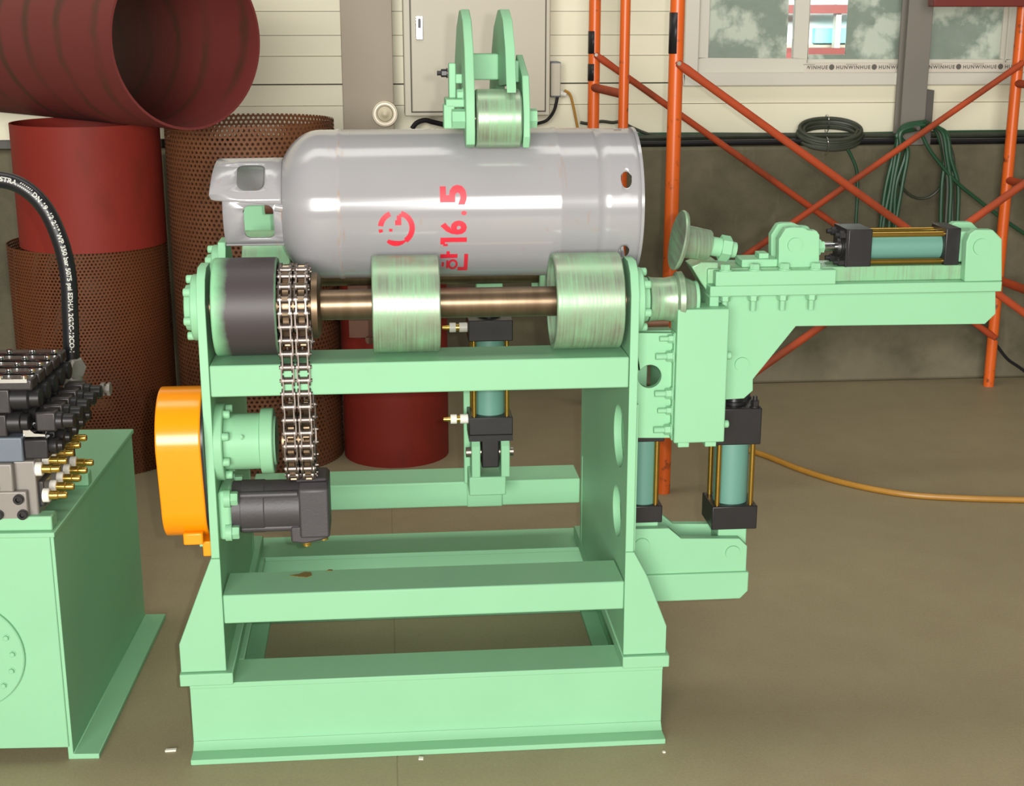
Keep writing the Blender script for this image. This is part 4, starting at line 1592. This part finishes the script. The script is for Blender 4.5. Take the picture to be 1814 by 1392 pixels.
# ================================================================== HYDRAULIC POWER UNIT (left edge)
pu = thing('hydraulic_power_unit', 'green oil tank with a stack of hydraulic valves at the left edge', 'hydraulic unit', (-0.700, 0.045, 0.0), math.radians(-2.9), local=True)
Lx = -0.95
HT = 0.468
t = MB()
t.box(Lx, -0.012, 0.012, 0.66, 0.035, HT - 0.006)
tank = t.build('oil_tank', G, pu, 0.001)
MB().box(Lx, -0.006, -0.004, 0.012, 0.028, HT).build('front_plate', G, pu, 0.002)
sd = MB()
sd.prism([(-0.010, 0.0), (-0.010, HT), (0.0, HT), (0.0, 0.011), (0.050, 0.011), (0.050, 0.0)], 'Y', 0.0, 0.665)
sd.build('side_skid_plate', G, pu, 0.0015)
MB().box(Lx, 0.004, -0.008, 0.67, HT - 0.002, HT + 0.008).build('tank_lid', G, pu, 0.002)
cv = MB().lathe((-0.183, -0.004, 0.228), (0, -1, 0), [(0, 0), (0, 0.111), (0.006, 0.111), (0.008, 0.109), (0.008, 0)], 64).build('access_cover', G, pu)
for k in range(16):
    a = 2 * PI * k / 16 + 0.06
    bolt(cv, (-0.183 + 0.09 * math.cos(a), -0.012, 0.228 + 0.09 * math.sin(a)), (0, -1, 0), BOLT, 0.62)
for y0, y1, xr in ((0.004, 0.04, -0.002), (0.26, 0.29, 0.002)):
    MB().box(-0.50, xr, y0, y1, HT + 0.008, HT + 0.036).build('manifold_foot', G, pu, 0.003)
TM = Matrix.Translation((0.060, -0.012, 0))
TV = Matrix.Translation((0.080, -0.012, 0))
zm = HT + 0.036
mz = MB()
mz.box(-0.5, -0.088, 0.03, 0.275, zm - 0.006, zm + 0.105)
man = mz.xf(TM).build('manifold_block', M['alu'], pu, 0.003)
MB().box(-0.5, -0.125, 0.012, 0.03, zm + 0.05, zm + 0.105).xf(TM).build('manifold_step', M['alu'], man, 0.003)
MB().box(-0.5, -0.104, 0.016, 0.03, zm - 0.006, zm + 0.05).xf(TM).build('manifold_step', M['alu'], man, 0.003)
MB().box(-0.090, -0.0875, 0.04, 0.055, zm + 0.01, zm + 0.05).xf(TM).build('name_label', M['blue'], man)
SOCK = MB().lathe((0, 0, 0), (0, 0, 1), [(0, 0), (0, 0.0095), (0.008, 0.0095), (0.009, 0.0085), (0.009, 0.005), (0.004, 0.004), (0.004, 0)], 16).mesh('socket_screw', M['black'])
for dx, dz in ((-0.118, 0.036), (-0.113, 0.006), (-0.158, 0.006), (-0.16, 0.06)):
    link('socket_screw', SOCK, man, TM @ Matrix.Translation((dx, 0.016 if dz < 0.05 else 0.012, zm + dz)) @ Matrix.Rotation(PI / 2, 4, 'X'))


def fitting_meshes():
    a = MB().lathe((0, 0, 0), (1, 0, 0), [(0, 0), (0, 0.0135), (0.010, 0.0135), (0.012, 0.012), (0.012, 0)], 18).mesh('fitting_ring', M['white_plastic'])
    b = MB().lathe((0.011, 0, 0), (1, 0, 0), [(0, 0), (0, 0.0085), (0.016, 0.0085), (0.018, 0.0070), (0.030, 0.0070), (0.033, 0.0055), (0.033, 0)], 16).mesh('fitting_plug', M['gold'])
    return a, b


FA, FB = fitting_meshes()
for row, (zf, xo) in enumerate(((zm + 0.088, -0.087), (zm + 0.036, -0.078))):
    for k in range(5):
        mt = TM @ Matrix.Translation((xo, 0.035 + k * 0.049, zf))
        f_ = link('port_fitting', FB, man, mt)
        link('port_ring', FA, man, mt)
MB().box(-0.089, -0.078, 0.04, 0.27, zm + 0.012, zm + 0.062).xf(TM).build('port_rail', M['darkgrey'], man, 0.003)

# one valve, copied to five stations
def valve(k):
    y0 = 0.022 + k * 0.051
    y1 = y0 + 0.044
    z0 = zm + 0.105
    v = MB().box(-0.30, -0.125, y0, y1, z0, z0 + 0.048).xf(TV).build('sandwich_block', M['bluegrey'], pu, 0.003)
    MB().box(-0.125, -0.080, y0 + 0.006, y1 - 0.006, z0 + 0.004, z0 + 0.042).xf(TV).build('pilot_block', M['black'], v, 0.003)
    MB().lathe((-0.080, (y0 + y1) / 2, z0 + 0.026), (1, 0, 0), [(0, 0), (0, 0.014), (0.004, 0.016), (0.014, 0.016), (0.017, 0.012), (0.024, 0.010), (0.024, 0)], 16).xf(TV).build('adjuster_knob', M['black'], v)
    MB().prism([(-0.125, z0 + 0.046), (-0.125, z0 + 0.064), (-0.118, z0 + 0.064), (-0.105, z0 + 0.052), (-0.085, z0 + 0.050), (-0.085, z0 + 0.046)], 'Y', y0 + 0.012, y1 - 0.012).xf(TV).build('bracket_tab', M['chrome'], v)
    MB().box(-0.30, -0.150, y0, y1, z0 + 0.049, z0 + 0.092).xf(TV).build('valve_body', M['darkgrey'], v, 0.003)
    MB().lathe((-0.150, (y0 + y1) / 2, z0 + 0.072), (1, 0, 0), [(0, 0), (0, 0.021), (0.022, 0.021), (0.024, 0.017), (0.036, 0.017), (0.038, 0.014), (0.038, 0)], 20).xf(TV).build('solenoid_coil', M['black'], v)
    MB().box(-0.100, -0.062, y0 + 0.008, y1 - 0.008, z0 + 0.056, z0 + 0.094).xf(TV).build('pressure_block', M['darkgrey'], v, 0.004)
    MB().lathe((-0.062, (y0 + y1) / 2, z0 + 0.074), (1, 0, 0), [(0, 0), (0, 0.017), (0.010, 0.017), (0.012, 0.013), (0.030, 0.013), (0.032, 0.010), (0.032, 0)], 16).xf(TV).build('spool_cap', M['black'], v)
    MB().box(-0.30, -0.140, y0, y1, z0 + 0.094, z0 + 0.140).xf(TV).build('upper_valve_body', M['darkgrey'], v, 0.003)
    MB().lathe((-0.140, (y0 + y1) / 2, z0 + 0.118), (1, 0, 0), [(0, 0), (0, 0.022), (0.030, 0.022), (0.034, 0.017), (0.050, 0.017), (0.052, 0.012), (0.052, 0)], 20).xf(TV).build('upper_coil', M['black'], v)
    MB().box(-0.26, -0.098, y0 + 0.004, y1 - 0.004, z0 + 0.136, z0 + 0.158).xf(TV).build('terminal_box', M['darkgrey'], v, 0.004)
    for xx in (-0.20, -0.155, -0.112):
        MB().cyl((xx, (y0 + y1) / 2 - 0.015, z0 + 0.156), (xx, (y0 + y1) / 2 - 0.015, z0 + 0.165), 0.006, n=12).xf(TV).build('cover_screw', M['chrome'], v)
    MB().box(-0.232, -0.106, y0 + 0.001, y0 + 0.006, z0 + 0.152, z0 + 0.159).xf(TV).build('cover_rim', M['chrome'], v)
    return v


for k in range(5):
    valve(k)
# lock screw of the rear valve and hose coupling
MB().lathe((0.012, 0.27, zm + 0.175), (1, 0, 0), [(0, 0), (0, 0.004), (0.040, 0.004), (0.040, 0)], 10).build('lock_screw', M['chrome'], pu)
MB().lathe((0.040, 0.27, zm + 0.175), (1, 0, 0), [(0, 0), (0, 0.014), (0.008, 0.014), (0.008, 0.008), (0.013, 0.008), (0.013, 0.014), (0.019, 0.014), (0.019, 0)], 6).build('wing_knob', M['alu'], pu)

# pressure hose with printed line
HYY = 0.36
ctrl = [(127, 646), (126, 606), (124, 550), (121, 490), (108, 430), (82, 372), (45, 334), (0, 318), (-60, 322), (-120, 360)]
hp_ = smooth_path([at(px, py, HYY) for px, py in ctrl], 10)
hose = thing('hydraulic_hose', 'thick black hydraulic hose with white print arching over the valves', 'hose', hp_[0])
HR = 0.0165
hb = MB().tube(hp_, HR, 20).build('hose_body', M['rubber'], hose)
MB().lathe(hp_[0] + Vector((0, 0, -0.05)), (0, 0, 1), [(0, 0), (0, 0.020), (0.03, 0.020), (0.034, 0.0195), (0.06, 0.0195), (0.06, 0)], 24).build('hose_ferrule', M['alu'], hose)
MB().lathe(hp_[0] + Vector((0.0, 0, -0.006)), (0.8, -0.6, 0), [(0, 0), (0, 0.024), (0.016, 0.024), (0.02, 0.02), (0.02, 0)], 6).build('swivel_nut', M['alu'], hose)
# lettering along the hose, reading downwards to the coupling
path = list(reversed(hp_))
cum = [0.0]
for a, b in zip(path, path[1:]):
    cum.append(cum[-1] + (b - a).length)


def along(s):
    s = max(0.0, min(s, cum[-1] - 1e-6))
    for i in range(len(cum) - 1):
        if cum[i + 1] >= s:
            f = (s - cum[i]) / (cum[i + 1] - cum[i])
            return path[i].lerp(path[i + 1], f), (path[i + 1] - path[i]).normalized()
    return path[-1], (path[-1] - path[-2]).normalized()


s_end = cum[-1] - 0.03
vs, fs = text_shape('ASTRA /////// DN 19 -12 2/1" WP 350 bar 5075 psi EDH/A 2G/IC-12CO-1', 0.0125, bold=0.00035)
wid = max(p[0] for p in vs)
span = 0.405
k = span / wid
ink = []
for p in vs:
    c, d = along(s_end - span + p[0] * k)
    toward = (CAM - c).normalized()
    toward = (toward - d * toward.dot(d)).normalized()
    side = d.cross(toward)                # towards the top of the letters
    a = (p[1] - 0.0045) / HR + 0.1
    ink.append(c + (toward * math.cos(a) - side * math.sin(a)) * (HR + 0.0004))
MB().add(ink, fs).build('hose_print', M['white_ink'], hb)

# ================================================================== SMALL LITTER
p = fl(303, 1330)
tag(MB().prism([(p.x - 0.011, p.y - 0.004), (p.x + 0.010, p.y - 0.003), (p.x + 0.011, p.y + 0.004), (p.x - 0.010, p.y + 0.003)], 'Z', 0.0, 0.004).build('paper_scrap', M['foil']), 'small white scrap on the floor left of the machine base', 'scrap')
p = fl(746, 1344)
tag(MB().prism([(p.x - 0.005, p.y - 0.004), (p.x + 0.004, p.y - 0.005), (p.x + 0.005, p.y + 0.003), (p.x - 0.004, p.y + 0.005)], 'Z', 0.0, 0.003).build('paper_scrap', M['foil']), 'tiny white scrap on the floor in front of the machine base', 'scrap')
p = fl(1176, 1333)
tag(MB().prism([(p.x - 0.002, p.y - 0.002), (p.x + 0.003, p.y - 0.002), (p.x + 0.002, p.y + 0.003), (p.x - 0.003, p.y + 0.002)], 'Z', 0.0, 0.003).build('paper_scrap', M['foil']), 'white speck on the floor at the right corner of the machine base', 'scrap')
